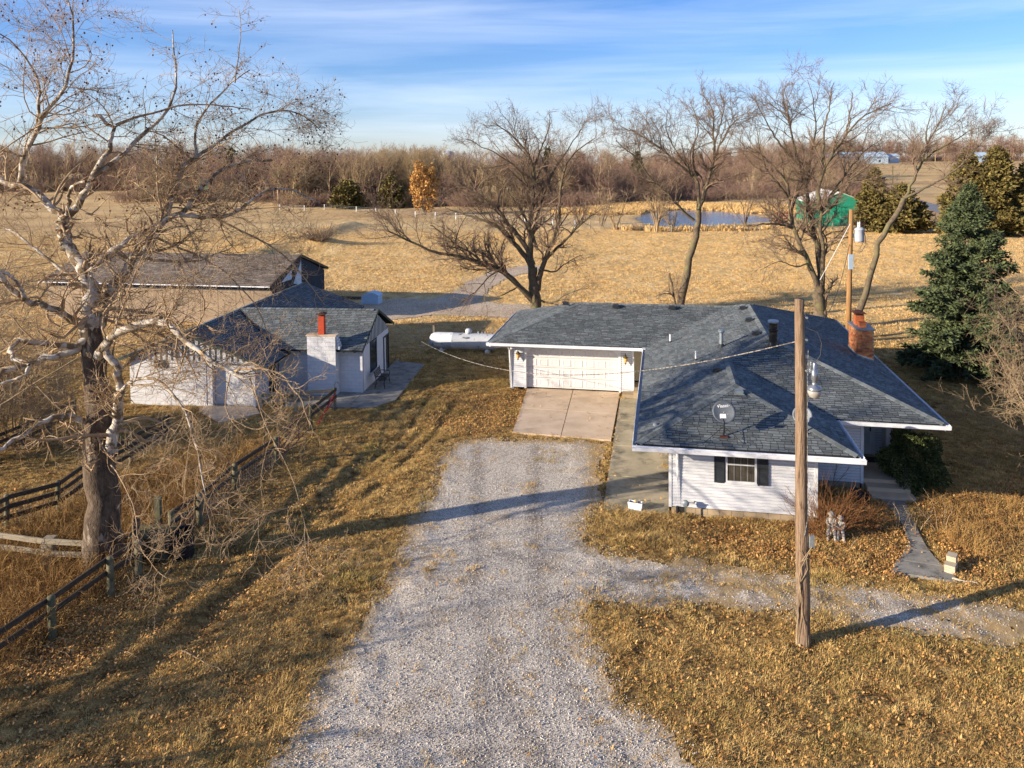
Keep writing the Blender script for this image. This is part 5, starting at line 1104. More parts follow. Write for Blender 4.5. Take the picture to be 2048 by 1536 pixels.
MB().lathe([(.215, z+1.0), (.225, z+1.06), (.20, z+1.10)], (5.45, 8.3, 0), 18).build('stove_pipe_cap', M_galv, sk)
z = zW(.6, 1.3); MB().lathe([(.09, z), (.09, z+.07), (.05, z+.10)], (.62, 1.35, 0), 12).build('round_vent', M_lead, roof)

# ------------------------------------------------------------------ satellite dishes
def dish(u, v, h, rad, aim_az, aim_el, label, text=None, arms=True, mast=.62, m=M_dish):
    z = zS(u, v); wx, wy = hw(u, v); root = thing('satellite_dish', label, 'satellite dish', (wx, wy, z+.02), YAW, 'satellite dishes on the front roof slope')
    MB().tube([(0, 0, 0), (0.02, 0, h*.35), (.0, .04, h*.72)], .028, 8).build('mast', M_black, root); MB().box(-.13, -.13, -.02, .13, .13, .02).build('base_plate', M_rust, root)
    if arms:
        for dx, dy in ((-.62, -.36), (.62, -.36)): MB().tube([(0, 0, h*.42), (dx, dy, dy*S_+.02)], .011, 5).build('strut', M_black, root)
    dsh = MB(); n = 32; rings = 6; V = [(0, 0, 0)]; dep = .09
    for r in range(1, rings+1):
        q = r/rings
        for j in range(n): a = 2*math.pi*j/n; V.append((rad*q*math.cos(a), rad*q*math.sin(a)*1.03, dep*q*q))
    F = [(0, 1+j, 1+(j+1) % n) for j in range(n)]+[(1+(r-1)*n+j, 1+r*n+j, 1+r*n+(j+1) % n, 1+(r-1)*n+(j+1) % n) for r in range(1, rings) for j in range(n)]
    k = len(V); V += [(x, y, z_-.015) for x, y, z_ in V]; F += [tuple(i+k for i in f[::-1]) for f in F]+[(1+(rings-1)*n+j, k+1+(rings-1)*n+j, k+1+(rings-1)*n+(j+1) % n, 1+(rings-1)*n+(j+1) % n) for j in range(n)]
    dsh.add(V, F); do = dsh.build('reflector', m, root, smooth=True); d = Vector((math.sin(aim_az)*math.cos(aim_el), -math.cos(aim_az)*math.cos(aim_el), math.sin(aim_el)))
    zq = d; xq = Vector((0, 0, 1)).cross(zq).normalized(); yq = zq.cross(xq); Mx = Matrix((xq, yq, zq)).transposed().to_4x4(); Mx.translation = Vector((0, .02, h)); do.matrix_local = Mx
    tip = Vector((-.10*rad/.4, -.75*rad, .40)); MB().tube([(0, -rad*1.0, .05), (-.03, -rad*1.05, .2), tuple(tip)], .018, 6).build('feed_arm', M_black, do); MB().box(tip[0]-.09, tip[1]-.05, tip[2]-.02, tip[0]+.09, tip[1]+.09, tip[2]+.09).build('feed_horn', M_white, do)
    for bx, by in ((0, 0), (.13, -.06), (-.1, -.12)): MB().lathe([(.012, 0), (.012, .02)], (bx, by, .004), 6).build('bolt', M_white, do)
    if text:
        def put(s, size, loc, rot=0):
            cu = bpy.data.curves.new('txt', 'FONT'); cu.body = s; cu.size = size; cu.align_x = 'CENTER'; cu.extrude = .004; cu.offset = .0032; to = bpy.data.objects.new('txt', cu); COL.objects.link(to); bpy.context.view_layer.update()
            me = bpy.data.meshes.new_from_object(to.evaluated_get(bpy.context.evaluated_depsgraph_get())); bpy.data.objects.remove(to); me.materials.clear(); me.materials.append(M_white); o = obj('lettering', me, do, loc); o.rotation_euler = (R_(4), 0, rot); return o
        put(text, .155, (-.02, .155, .045), R_(6))
        mb = MB()
        for i in range(3): mb.box(.155+i*.03, .205+i*.004, .05, .175+i*.03, .225+i*.02, .058)
        mb.build('brand_mark', M_white, do)
    return root
dish(2.86, .61, .80, .375, R_(4), R_(34), 'dark grey satellite dish with white lettering left of the utility pole', 'Viasat')
dish(5.42, 1.02, .55, .31, R_(-8), R_(38), 'smaller light grey satellite dish half hidden behind the utility pole', None, False, m=mat('grey_dish_face', (.20, .22, .24), rough=.5))

# ------------------------------------------------------------------ WHITE COTTAGE
cot = thing('white_cottage', 'white painted block cottage with dark roof, chimney and front gable of dark battens', 'cottage', (-8.0, 40.89, 0), CYAW)
def blocks(parent, a, b, z0, z1, nrm, m=M_wblock, bw=.40, bh=.20, budget=[300], skip=(), ztop=None, name='block'):
    a = np.array([*a, 0.]); b = np.array([*b, 0.]); nn = np.array([*nrm, 0.]); d = b-a; Ln = np.linalg.norm(d); d /= Ln; ang = math.atan2(d[1], d[0]); rest = MB(); cache = {}
    r = 0; z = z0
    while z < z1-.02:
        x = -(bw/2 if r % 2 else 0); h = min(bh, z1-z)-.008
        while x < Ln-.01:
            s0, s1 = max(x, 0)+.004, min(x+bw, Ln)-.004
            ok = s1-s0 > .03 and not any(t0 < (s0+s1)/2 < t1 and q0 < z+h/2 < q1 for t0, t1, q0, q1 in skip) and (ztop is None or z+h/2 < ztop((s0+s1)/2))
            if ok:
                if budget[0] > 0:
                    key = (round(s1-s0, 3), round(h, 3))
                    if key not in cache: cache[key] = MB().box(0, -.012, 0, key[0], .012, key[1]).mesh(name, m)
                    o = obj(name, cache[key], parent, tuple(a+d*s0+np.array([0, 0, z]))); o.rotation_euler = (0, 0, ang); budget[0] -= 1
                else: 
                    p = a+d*s0; q = a+d*s1; rest.add([p+nn*.012+np.array([0, 0, z]), q+nn*.012+np.array([0, 0, z]), q+nn*.012+np.array([0, 0, z+h]), p+nn*.012+np.array([0, 0, z+h])], [(0, 1, 2, 3)])
            x += bw
        z += bh; r += 1
    if rest.n: rest.build('blocks', m, parent, kind='stuff')
CW = {}
def cwall(name, V, F): 
    mb = MB(); mb.add(V, F); return mb.build(name, M_wjoint, cot)
# wing walls
wz = 2.35
def boxwall(x0, y0, x1, y1, z1, z0=-.1): return MB().box(x0, y0, z0, x1, y1, z1).build('wall', M_wjoint, cot)
wS = boxwall(-4.6, .0, 0, .2, wz+.1); blocks(wS, (-4.6, 0), (0, 0), 0, wz+.1, (0, -1))
wE = MB().prism([(.0, -.1), (5.12, -.1), (5.12, 2.45), (2.7, 3.75), (0, 2.45)], 'x', -.2, -.001).build('wall', M_wblock, cot)
wN = boxwall(-4.6, 4.95, -.2, 5.12, wz+.1)
wW = MB().box(-11.34, -2.76, -.1, -7.25, -2.46, 2.29).build('wall', M_wjoint, cot); MB().box(-4.80, -2.76, -.1, -4.69, -2.46, 2.15).build('wall', M_wblock, cot); MB().prism([(-11.34, 2.291), (-4.69, 2.16), (-8.2, 3.55)], 'y', -2.76, -2.46).build('gable_wall', M_wjoint, cot)
blocks(wW, (-11.34, -2.765), (-7.25, -2.765), 0, 2.28, (0, -1), budget=[150])
MB().box(-7.249, -2.75, -.02, -6.95, -2.47, 2.289).build('door_jamb', M_wblock, cot)
gdr = MB().box(-6.95, -2.44, -.1, -4.80, -2.40, 2.30).build('garage_door', M_wblock, cot)
for i in range(4): MB().box(-6.93, -2.465, .02+i*.56, -4.82, -2.441, .02+i*.56+.545).build('door_section', M_door, gdr)
MB().box(-11.34, -2.76, -.1, -11.1, 12.8, 2.2).build('wall', M_wjoint, cot)
we2 = MB().box(-4.9, -2.5, -.1, -4.70, 1.0, 2.15).build('wall', M_wblock, cot)
MB().box(-4.698, -1.1, .0, -4.66, -.25, 2.0).build('dark_side_door', M_batten, cot)
MB().box(-4.9, 5.2, -.1, -4.7, 12.8, 2.2).build('wall', M_wblock, cot)
MB().box(-11.1, 12.6, -.1, -4.9, 12.8, 2.2).build('wall', M_wblock, cot)
# battens
def battens(parent, pts, horiz, z0f, z1f, step, board=True):
    pass
gb = MB().prism([(-11.4, 2.30), (-4.62, 2.24), (-8.2, 3.58)], 'y', -2.80, -2.775).build('gable_panel', M_siding, cot)
t = -11.1
while t < -4.8:
    zt = 3.55-.385*abs(t+8.2)-.02
    if zt > 2.36: MB().box(t, -2.825, 2.30, t+.07, -2.801, zt).build('batten', M_batten, gb)
    t += .29
ge = MB().prism([(.05, 2.42), (5.1, 2.42), (2.7, 3.72)], 'x', .001, .022).build('gable_panel', M_siding, cot)
t = .25
while t < 5.0:
    zt = 3.70-(.49 if t < 2.7 else .53)*abs(t-2.7)-.02
    if zt > 2.5: MB().box(.023, t, 2.42, .045, t+.07, zt).build('batten', M_batten, ge)
    t += .27
MB().box(-10.0, -2.81, 1.90, -9.25, -2.77, 2.32).build('small_window', M_shut, cot)
# east end window and door
ew = MB(); ew.box(.0, 1.35, .72, .05, 2.55, .80); ew.box(0, 1.35, .801, .05, 1.43, 2.42); ew.box(0, 2.47, .801, .05, 2.55, 2.42); ew.box(0, 1.431, 2.34, .05, 2.469, 2.42); ew = ew.build('window', M_batten, cot)
for k in range(2): MB().box(.012, 1.431, .801+k*.78, .022, 2.469, 1.561+k*.78).build('pane', M_glass, ew)
MB().box(.0, 1.431, 1.562, .045, 2.469, 1.580).build('sash_rail', M_batten, ew); MB().box(.0, 1.25, .60, .10, 2.65, .70).build('sill', M_wblock, ew)
ed = MB(); ed.box(0, 4.0, 0, .05, 4.08, 2.08); ed.box(0, 5.0, 0, .05, 5.08, 2.08); ed.box(0, 4.081, 2.0, .05, 4.999, 2.08); ed = ed.build('door_frame', M_batten, cot)
MB().box(.004, 4.081, .02, .02, 4.999, 1.999).build('dark_door', M_glass, ed); MB().box(.021, 4.12, .03, .035, 4.42, 1.98).build('white_screen_edge', M_siding, ed)
# chimney of the cottage
cc = MB().box(-2.80, -.55, -.1, -1.28, -.002, 3.12).build('chimney', M_wjoint, cot); blocks(cc, (-2.81, -.555), (-1.27, -.555), 0, 3.12, (0, -1), budget=[80])
blocks(cc, (-1.27, -.555), (-1.27, -.03), 0, 2.35, (1, 0), budget=[30])
for i in range(4): MB().box(-1.265, -.5, 2.42+i*.17, -1.12-.0+.05-.06*i, -.05, 2.42+i*.17+.16).build('block', M_wblock, cc)
MB().box(-2.86, -.60, 3.122, -1.22, -.0, 3.19).build('chimney_cap', M_conc, cc)
fo = MB().box(-2.25, -.42, 3.192, -1.93, -.12, 4.15).build('red_flue', M_redflue, cc); MB().box(-2.20, -.37, 4.152, -1.98, -.17, 4.24).build('flue_screen', M_rust, cc); MB().prism([(-2.34, 4.242), (-1.84, 4.242), (-1.9, 4.29), (-2.09, 4.34), (-2.28, 4.29)], 'y', -.5, -.04).build('flue_cap', M_rust, cc)
# cottage roofs
cr = .385; rz = 3.78
def cE(u, v): return rz-cr*(u+8.2)
def cW_(u, v): return rz+cr*(u+8.2)
wr = 3.93; sl1 = .50; sl2 = .44
def wSf(u, v): return wr-sl1*(2.7-v)
def wNf(u, v): return wr-sl2*(v-2.7)
ux = lambda z: -8.2+(rz-z)/cr
CP = [([(-8.2, -3.1), (-3.9, -3.1), (-3.9, 13.1), (-8.2, 13.1)], cE, (0, 1), (-1, 0)),
      ([(-8.2, -3.1), (-12.1, -3.1), (-12.1, 13.1), (-8.2, 13.1)], cW_, (0, 1), (1, 0)),
      ([(-7.2, -.45), (.12, -.45), (.12, 2.7), (-7.2, 2.7)], wSf, (1, 0), (0, 1)),
      ([(-7.2, 5.9), (.12, 5.9), (.12, 2.7), (-7.2, 2.7)], wNf, (1, 0), (0, -1))]
# the wing slopes stop where they meet the long east slope
def wing_edge(v, f): z = f(0, v); return max(-8.2, min(-3.9, ux(z)))
CP[2] = ([(wing_edge(-.45, wSf), -.45), (.12, -.45), (.12, 2.7), (-8.0, 2.7)], wSf, (1, 0), (0, 1))
CP[3] = ([(wing_edge(5.9, wNf), 5.9), (.12, 5.9), (.12, 2.7), (-8.0, 2.7)], wNf, (1, 0), (0, -1))
rm = MB()
for poly, zf, hd, ud in CP: rm.slab([(u, v, zf(u, v)) for u, v in (poly if _ccw([(a, b, 0) for a, b in poly]) else poly[::-1])], .07)
croof = rm.build('roof', M_under, cot)
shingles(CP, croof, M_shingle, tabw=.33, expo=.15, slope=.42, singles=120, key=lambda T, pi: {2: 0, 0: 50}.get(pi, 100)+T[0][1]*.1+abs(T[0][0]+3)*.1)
caps([((-7.6, 2.7, wr), (.12, 2.7, wr)), ((-8.2, -3.1, rz), (-8.2, 13.1, rz))], croof, M_shingle, l=.25)
for a, b in (((.14, -.47, wSf(0, -.47)-.04), (.14, 2.7, wr-.04)), ((.14, 2.7, wr-.04), (.14, 5.92, wNf(0, 5.92)-.04)), ((-8.2, -3.12, rz-.05), (-3.88, -3.12, cE(-3.88, 0)-.05)), ((-8.2, -3.12, rz-.05), (-12.1, -3.12, cW_(-12.1, 0)-.05))): MB().bar(a, b, .035, .14).build('barge_board', M_batten, cot)
for u in (-3.3, -.95, -.35): MB().box(u, -.42, 2.22, u+.08, 0, 2.30).build('rafter_tail', M_batten, cot)
for v in (-2.2, -1.6, -1.0, -.5): MB().box(-4.7, v, 2.02, -4.0, v+.08, 2.12).build('rafter_tail', M_batten, cot)

# ------------------------------------------------------------------ BARN
bx, by = hw(-28.0, 27.6)
barn = thing('long_barn', 'long low barn with brown shingle roof and dark gable behind the cottage', 'barn', (bx, by, 0), YAW)
Lb_, Wb_, ez_, rz_ = 20.0, 10.2, 3.0, 4.75; rv_ = 5.1
bw_ = MB(); bw_.prism([(.5, -.1), (Wb_-.5, -.1), (Wb_-.5, ez_-.1), (rv_, rz_-.12), (.5, ez_-.1)], 'x', -.3, -.1); bw_.build('gable_wall', M_barnd, barn)
MB().prism([(1.9, 3.0), (3.6, 3.0), (3.6, 3.75)], 'x', -.098, -.07).build('pale_triangle_board', M_tarp, barn); MB().prism([(3.9, 2.6), (5.3, 2.3), (5.3, 4.2)], 'x', -.099, -.08).build('pale_triangle_board', M_tarp, barn)
wl = MB().box(-Lb_+.3, .5, -.1, -.3, .7, ez_).build('wall', M_barnw, barn); MB().box(-Lb_+.3, Wb_-.7, -.1, -.3, Wb_-.5, ez_).build('wall', M_barnw, barn)
for i in range(13): MB().box(-Lb_+.4+i*1.5, .475, 0, -Lb_+.4+i*1.5+1.47, .499, 2.55).build('wall_panel', M_barnw, wl)
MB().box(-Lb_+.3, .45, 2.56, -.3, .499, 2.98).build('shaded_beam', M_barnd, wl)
br_ = MB(); br_.slab([(-Lb_, 0, ez_), (0, 0, ez_), (0, rv_, rz_), (-Lb_, rv_, rz_)], .1); br_.slab([(-Lb_, rv_, rz_), (0, rv_, rz_), (0, Wb_, ez_), (-Lb_, Wb_, ez_)], .1); br_ = br_.build('roof', M_under, barn)
bsl = (rz_-ez_)/rv_
shingles([([(-Lb_, 0), (0, 0), (0, rv_), (-Lb_, rv_)], lambda u, v: ez_+bsl*v, (1, 0), (0, 1)), ([(-Lb_, Wb_), (0, Wb_), (0, rv_), (-Lb_, rv_)], lambda u, v: rz_-bsl*(v-rv_), (1, 0), (0, -1))], br_, M_barnsh, tabw=.5, expo=.22, slope=bsl, singles=0, thick=.03)
MB().box(-Lb_, -.07, ez_-.09, 0, -.01, ez_-.01).build('gutter', M_gutter, barn)
for a, b in (((.03, -.05, ez_-.03), (.03, rv_, rz_-.03)), ((.03, rv_, rz_-.03), (.03, Wb_+.05, ez_-.03))): MB().bar(a, b, .06, .2).build('barge_board', M_bwood, barn)

# ------------------------------------------------------------------ GREEN SHED
gs = thing('green_shed', 'green metal shed with a pale roof beyond the field near the pond', 'shed', (54.6, 141.8, 0), YAW)
sw, sd_, eh, rh = 9.6, 17, 4.0, 5.9
gw = MB(); gw.prism([(0, -.3), (sw, -.3), (sw, eh), (sw/2, rh), (0, eh)], 'y', 0, .15); gw.box(0, .16, -.3, .15, sd_, eh-.02); gw.box(sw-.15, .16, -.3, sw, sd_, eh-.02); gw.box(.16, sd_-.15, -.3, sw-.16, sd_, eh); gw = gw.build('wall', M_green, gs)
pn = MB().box(0, -.05, 0, .9, -.001, 3.5).mesh('wall_panel', M_green)
for i in range(10): obj('wall_panel', pn, gw, (.1+i*.94, 0, -.2))
MB().box(2.6, -.09, 0, 5.0, -.055, 3.2).build('sliding_door', mat('brighter_green_door', (.02, .30, .17), rough=.5), gs)
rf_ = MB(); rf_.slab([(-.3, -.3, eh-.1), (sw/2, -.3, rh+.05), (sw/2, sd_+.3, rh+.05), (-.3, sd_+.3, eh-.1)][::1], .08); rf_.slab([(sw/2, -.3, rh+.05), (sw+.3, -.3, eh-.1), (sw+.3, sd_+.3, eh-.1), (sw/2, sd_+.3, rh+.05)], .08); rf_.build('roof', M_wroof, gs)

# ------------------------------------------------------------------ FAR BUILDINGS
def farhouse(px, py, Yd, w, d, h, rh, m, mr, label, name='far_house', nwin=2, g='far buildings on the horizon'):
    q = atY(px, py, Yd); z = hz(q[0], q[1]); r = thing(name, label, 'building', (q[0], q[1], z), 0, g)
    w_ = MB().prism([(-w/2, -2), (w/2, -2), (w/2, h), (-w/2, h)], 'y', 0, d).build('wall', m, r)
    MB().prism([(-.4, h), (d+.4, h), (d/2, h+rh)], 'x', -w/2-.3, w/2+.3).build('roof', mr, r)
    for i in range(nwin): MB().box(-w/2+w*(i+.5)/nwin-.5, -.06, 1, -w/2+w*(i+.5)/nwin+.5, -.01, 2.2).build('window', M_shut, r)
    return r
farhouse(1658, 330, 430, 17, 10, 4.2, 2.6, M_barnw, M_farroof, 'tan house on the right skyline left of the blue white barn')
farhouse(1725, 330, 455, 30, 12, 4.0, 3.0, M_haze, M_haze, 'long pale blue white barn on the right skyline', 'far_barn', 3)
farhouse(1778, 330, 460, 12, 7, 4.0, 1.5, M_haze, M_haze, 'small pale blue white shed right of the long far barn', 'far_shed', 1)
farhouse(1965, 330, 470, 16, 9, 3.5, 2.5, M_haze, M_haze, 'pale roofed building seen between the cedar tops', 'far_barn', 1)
farhouse(560, 362, 285, 17, 11, 3.2, 3.6, M_barnw, M_farroof, 'grey roofed house in front of the left wood', nwin=4)
farhouse(455, 360, 290, 15, 10, 3.2, 3.4, M_barnw, M_farroof, 'second grey roofed house seen through the sycamore twigs', nwin=4)
farhouse(392, 360, 295, 10, 8, 3.4, 2.2, M_green, M_farroof, 'small greenish outbuilding left of the far houses', 'far_shed', 1)
# water tower
q = atY(895, 308, 900); wt = thing('water_tower', 'white water tower dome just showing over the wood', 'water tower', (q[0], q[1], hz(q[0], q[1])), 0)
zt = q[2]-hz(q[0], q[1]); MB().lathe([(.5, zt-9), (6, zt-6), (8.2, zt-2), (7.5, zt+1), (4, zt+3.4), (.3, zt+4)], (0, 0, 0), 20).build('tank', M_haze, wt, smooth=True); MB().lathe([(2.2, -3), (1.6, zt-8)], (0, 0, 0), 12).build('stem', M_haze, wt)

# ================================================================== POLES AND CABLES
PX, PY_ = 7.2, 19.16
pole = thing('utility_pole', 'weathered wooden utility pole carrying a yard lamp in front of the house', 'utility pole', (PX, PY_, 0))
k = 30; tz = np.linspace(-.4, 8.74, k); pts = np.stack([np.interp(tz, [-.4, 9], [0.02, -.12])+.01*np.sin(tz*1.3), .01*np.cos(tz*1.1), tz], 1)
MB().tube(pts, np.interp(tz, [0, 9], [.178, .112])*(1+.02*rng.normal(size=k)), 20).build('pole_shaft', M_pole, pole, smooth=True)
MB().tube([(-.17, -.03, 0), (-.165, -.05, 1.5), (-.15, -.05, 2.2), (-.02, -.17, 2.9), (.06, -.15, 3.3), (.04, -.15, 5), (.03, -.15, 6.3), (.05, -.14, 7.5)], .008, 5).build('ground_wire', M_wirel, pole)
MB().box(.10, -.19, 2.55, .22, -.13, 2.85).build('meter_box', M_galv, pole)
for bz in (7.75, 8.3, 6.98, 2.2): MB().lathe([(.03, -.16), (.03, -.12), (.012, -.119), (.012, .12)], (0.01, 0, bz), 6, axis='y').build('bolt', M_galv, pole)
vine = MB()
for i in range(7): 
    a = rng.random()*3+3.2; vine.tube([(.18*math.cos(a+j*.25*rng.normal()), .20*math.sin(a+j*.2), j*.38*(1+.2*rng.random())) for j in range(7)], .008, 4)
vine.build('dead_vine', M_twigp, pole)
MB().box(.05, -.17, 6.95, .17, -.11, 7.25).build('bracket', M_lampm, pole)
lp = MB().lathe([(.03, 7.22), (.045, 7.2), (.045, 7.05), (.075, 7.03), (.08, 6.80), (.055, 6.76), (.06, 6.66), (.16, 6.62), (.175, 6.55), (.17, 6.54)], (.165, -.25, 0), 20).build('yard_lamp', M_lampm, pole, smooth=True)
MB().lathe([(.165, 6.539), (.155, 6.46), (.12, 6.37), (.05, 6.34), (.01, 6.335)], (.165, -.25, 0), 20).build('lamp_lens', M_lampg, lp, smooth=True)
MB().tube([(.02, -.13, 8.05), (.25, -.2, 7.95), (.34, -.24, 7.7), (.30, -.26, 7.4), (.19, -.25, 7.22)], .009, 5).build('lamp_cord', M_wire, pole)
MB().tube([(-.1, -.08, 8.6), (-.02, -.15, 8.35), (.10, -.1, 8.15)], .008, 4).build('tie_wire', M_wire, pole)
def cable(name, label, a, b, sag, r, m, n=24, loc=None):
    a = np.array(a, float); b = np.array(b, float); t = np.linspace(0, 1, n)[:, None]; P = a+(b-a)*t; P[:, 2] -= (4*sag*t*(1-t))[:, 0]
    root = obj(name, MB().tube(P, r, 6).mesh(name, m), None, label=label, cat='cable'); return root
ca = atY(1593, 683, 19.16); g0 = cw(.1, 4.9)
cable('overhead_cable', 'sagging twisted cable from the utility pole past the garage to the cottage gable', ca, atY(792, 651, 46.2), 1.75, .013, M_wirel)
p2 = np.array([22.6, 52.0, 0])
tp = thing('transformer_pole', 'orange brown utility pole with a grey transformer behind the brick chimney', 'utility pole', tuple(p2))
MB().tube([(-.12, 0, -.3), (-.05, 0, 3), (0, 0, 6), (.05, 0, 8.75)], [.19, .17, .15, .13], 14).build('pole_shaft', M_pole2, tp, smooth=True)
tr = MB().lathe([(.05, 6.55), (.30, 6.58), (.31, 6.7), (.31, 7.35), (.34, 7.38), (.34, 7.45), (.15, 7.55), (.03, 7.56)], (.56, -.1, 0), 18).build('transformer', M_tank if False else mat('grey_transformer_paint', (.42, .45, .50), rough=.4), tp, smooth=True)
for dx, dy in ((.45, -.15), (.62, 0), (.5, .08)): MB().lathe([(.03, 7.5), (.055, 7.56), (.03, 7.62), (.055, 7.68), (.03, 7.74), (.05, 7.8), (.02, 7.92)], (dx, dy, 0), 10).build('bushing', M_white, tr)
MB().box(.1, -.08, 6.9, .27, .02, 7.1).build('bracket', M_galv, tp); MB().box(-.18, -.2, 4.75, .12, -.14, 5.75).build('sign_plate', M_haze, tp)
MB().tube([(.8, -.1, 7.4), (.95, -.1, 7.0), (1.0, -.1, 6.4), (.7, -.1, 5.9), (.1, -.1, 6.0)], .02, 5).build('loop_cable', M_wire, tp); MB().tube([(.7, -.1, 7.3), (.85, -.1, 6.6), (.6, -.1, 6.1)], .015, 5).build('loop_cable', M_wire, tp)
ga = hw(-.2, 0)
cable('guy_wire', 'pale guy wire slanting down left from the transformer pole', p2+np.array([0, -.1, 7.9]), atY(1640, 560, 52.5), .0, .018, M_pvc, 8)
cable('service_drop', 'dark service cable drooping from the transformer pole onto the rear roof', p2+np.array([-.1, -.1, 6.4]), [*hw(7.6, 13.0), zE(7.6, 13)+.35], 1.6, .018, M_wire)
for (px, y0, y1, lb) in ((1785, 331, 366, 'thin dark utility pole in the far right field'), (1727, 300, 331, 'distant utility pole beside the long pale barn'), (1832, 312, 331, 'distant utility pole in front of the right skyline trees')):
    b = atT(px, y1) if y1 > 340 else np.array([*atY(px, y1, 440)[:2], hz(*atY(px, y1, 440)[:2])]); hh = (y1-y0)/F_*b[1]
    r = thing('far_pole', lb, 'utility pole', b, group='utility poles on the right skyline'); MB().tube([(0, 0, -1), (0, 0, hh)], .22, 6).build('pole_shaft', M_bark, r); MB().box(-1.1, -.1, hh*.90, 1.1, .1, hh*.92).build('crossarm', M_bark, r)

# ================================================================== FENCES AND GATE
def fence(name, label, posts, ph, rails, rh, mp, mr, pr=.085, mesh=False, rt=.045, group=None, skip=(), round_=True, off=.09):
    b = posts[0]; root = thing(name, label, 'fence', (b[0], b[1], 0), group=group); L0 = [np.array([p[0]-b[0], p[1]-b[1], hz(p[0], p[1])]) for p in posts]
    pm_ = MB().lathe([(pr, -.3), (pr*1.04, .3), (pr*.98, ph*.7), (pr, ph-.03), (pr*.6, ph)], n=10).mesh('post', mp, True) if round_ else MB().box(-pr, -pr, -.3, pr, pr, ph).mesh('post', mp)
    for p in L0: obj('post', pm_, root, tuple(p))
    for i, (p, q) in enumerate(zip(L0[:-1], L0[1:])):
        if i in skip: continue
        d = unit(q-p); sd = np.array([d[1], -d[0], 0])*off
        for z in rails: MB().bar(p+sd+np.array([0, 0, z+rng.normal()*.01]), q+sd+np.array([0, 0, z+rng.normal()*.01]), rt, rh).build('rail', mr, root)
        if mesh:
            mb = MB(); Ln = np.linalg.norm(q-p); n = int(Ln/.16)
            for j in range(n+1): a = p+(q-p)*j/n+sd*.5; mb.bar(a+np.array([0, 0, .05]), a+np.array([0, 0, .80]), .006)
            for z in (.08, .22, .36, .5, .65, .79): mb.bar(p+sd*.5+np.array([0, 0, z]), q+sd*.5+np.array([0, 0, z]), .006)
            mb.build('wire_mesh', M_galv, root)
    return root
fence('paddock_fence', 'dark two rail fence with green posts from the gate towards the sycamore', [(-9.65, 31.15), (-10.32, 28.32), (-10.61, 25.78), (-10.95, 24.4)], 1.18, (1.06, .74), .15, M_post, M_rail, .10, True)
fence('paddock_fence', 'dark two rail fence with green posts in front of the sycamore trunk at lower left', [(-11.15, 22.6), (-11.45, 21.59), (-11.96, 19.64), (-12.5, 17.4), (-13.1, 15.2)], 1.18, (1.06, .72), .15, M_post, M_rail, .10, False)
fence('corner_fence', 'grey weathered rails between the cottage slab and the gate corner', [(-8.86, 38.1), (-10.7, 37.75), (-12.3, 37.4)], 1.05, (.95, .62), .17, M_grail, M_grail, .07, round_=False)
fence('corner_fence', 'short dark rail panel between the red gate and the corner post', [(-9.31, 35.25), (-8.86, 38.1)], 1.15, (1.05, .72), .15, M_post, M_rail, .08)
P = [at(*p)[:2] for p in [(-60, 1095), (15, 1055), (118, 1024), (190, 968), (262, 925), (335, 880)]]
fence('far_paddock_fence', 'dark three rail fence passing behind the sycamore trunk', P, 1.15, (1.05, .74, .40), .15, M_post, M_rail, .08, True)
P = [at(*p)[:2] for p in [(-30, 930), (45, 895), (100, 868), (150, 845)]]
fence('far_paddock_fence', 'short dark rail fence at the left edge beyond the dark three rail fence', P, 1.1, (1.0, .7, .4), .13, M_post, M_rail, .08)
P = [at(*p)[:2] for p in [(-40, 1118), (100, 1135), (192, 1140)]]
fence('grey_rail_fence', 'pale weathered split rails running from the left edge to the sycamore', P, .95, (.92, .55), .16, M_grail, M_grail, .16, round_=False, off=.17)
def gate(a, b, label, m, h=1.15, nr=6, name='tube_gate'):
    a = np.array([*a, hz(*a)+.08]); b = np.array([*b, hz(*b)+.08]); root = thing(name, label, 'gate', tuple(a)); q = b-a
    for i in range(nr): z = .05+h*i/(nr-1); MB().tube([np.array([0, 0, z]), q+np.array([0, 0, z])], .022, 6).build('bar', m, root)
    for t in (0, .35, .65, 1): MB().tube([q*t+np.array([0, 0, .05]), q*t+np.array([0, 0, .05+h])], .026, 6).build('upright', m, root)
    MB().tube([np.array([0, 0, .05]), q*.5+np.array([0, 0, h+.05])], .015, 5).build('brace', m, root)
gate((-9.60, 31.4), (-9.36, 34.9), 'purple brown tube gate between the round capped post and the corner fence', M_gate)
rg = thing('red_gate', 'bright red tube leaning at the fence corner', 'gate', (-8.72, 37.6, 0)); MB().tube([(0, 0, 1.0), (-.2, -.9, .55), (-.42, -1.8, .08)], .03, 7).build('bar', M_redm, rg); MB().tube([(-.03, 0, .70), (-.2, -.9, .42)], .025, 6).build('brace', M_redm, rg)
hk = thing('shepherd_hook', 'thin black shepherd hook beside the round capped gate post', 'garden hook', (-9.95, 30.6, 0)); MB().tube([(0, 0, 0), (0, 0, 1.7), (.05, 0, 1.85), (.16, 0, 1.85), (.2, 0, 1.75)], .012, 6).build('hook_rod', M_black, hk); MB().tube([(0, 0, 1.6), (-.05, 0, 1.75), (-.14, 0, 1.75), (-.17, 0, 1.66)], .010, 6).build('hook_arm', M_black, hk)
hk = thing('shepherd_hook', 'small black hook at the fence corner in front of the cottage chimney', 'garden hook', (-8.8, 37.9, 0)); MB().tube([(0, 0, 0), (0, 0, 1.3), (.04, 0, 1.45), (.14, 0, 1.46), (.17, 0, 1.36)], .012, 6).build('hook_rod', M_black, hk)
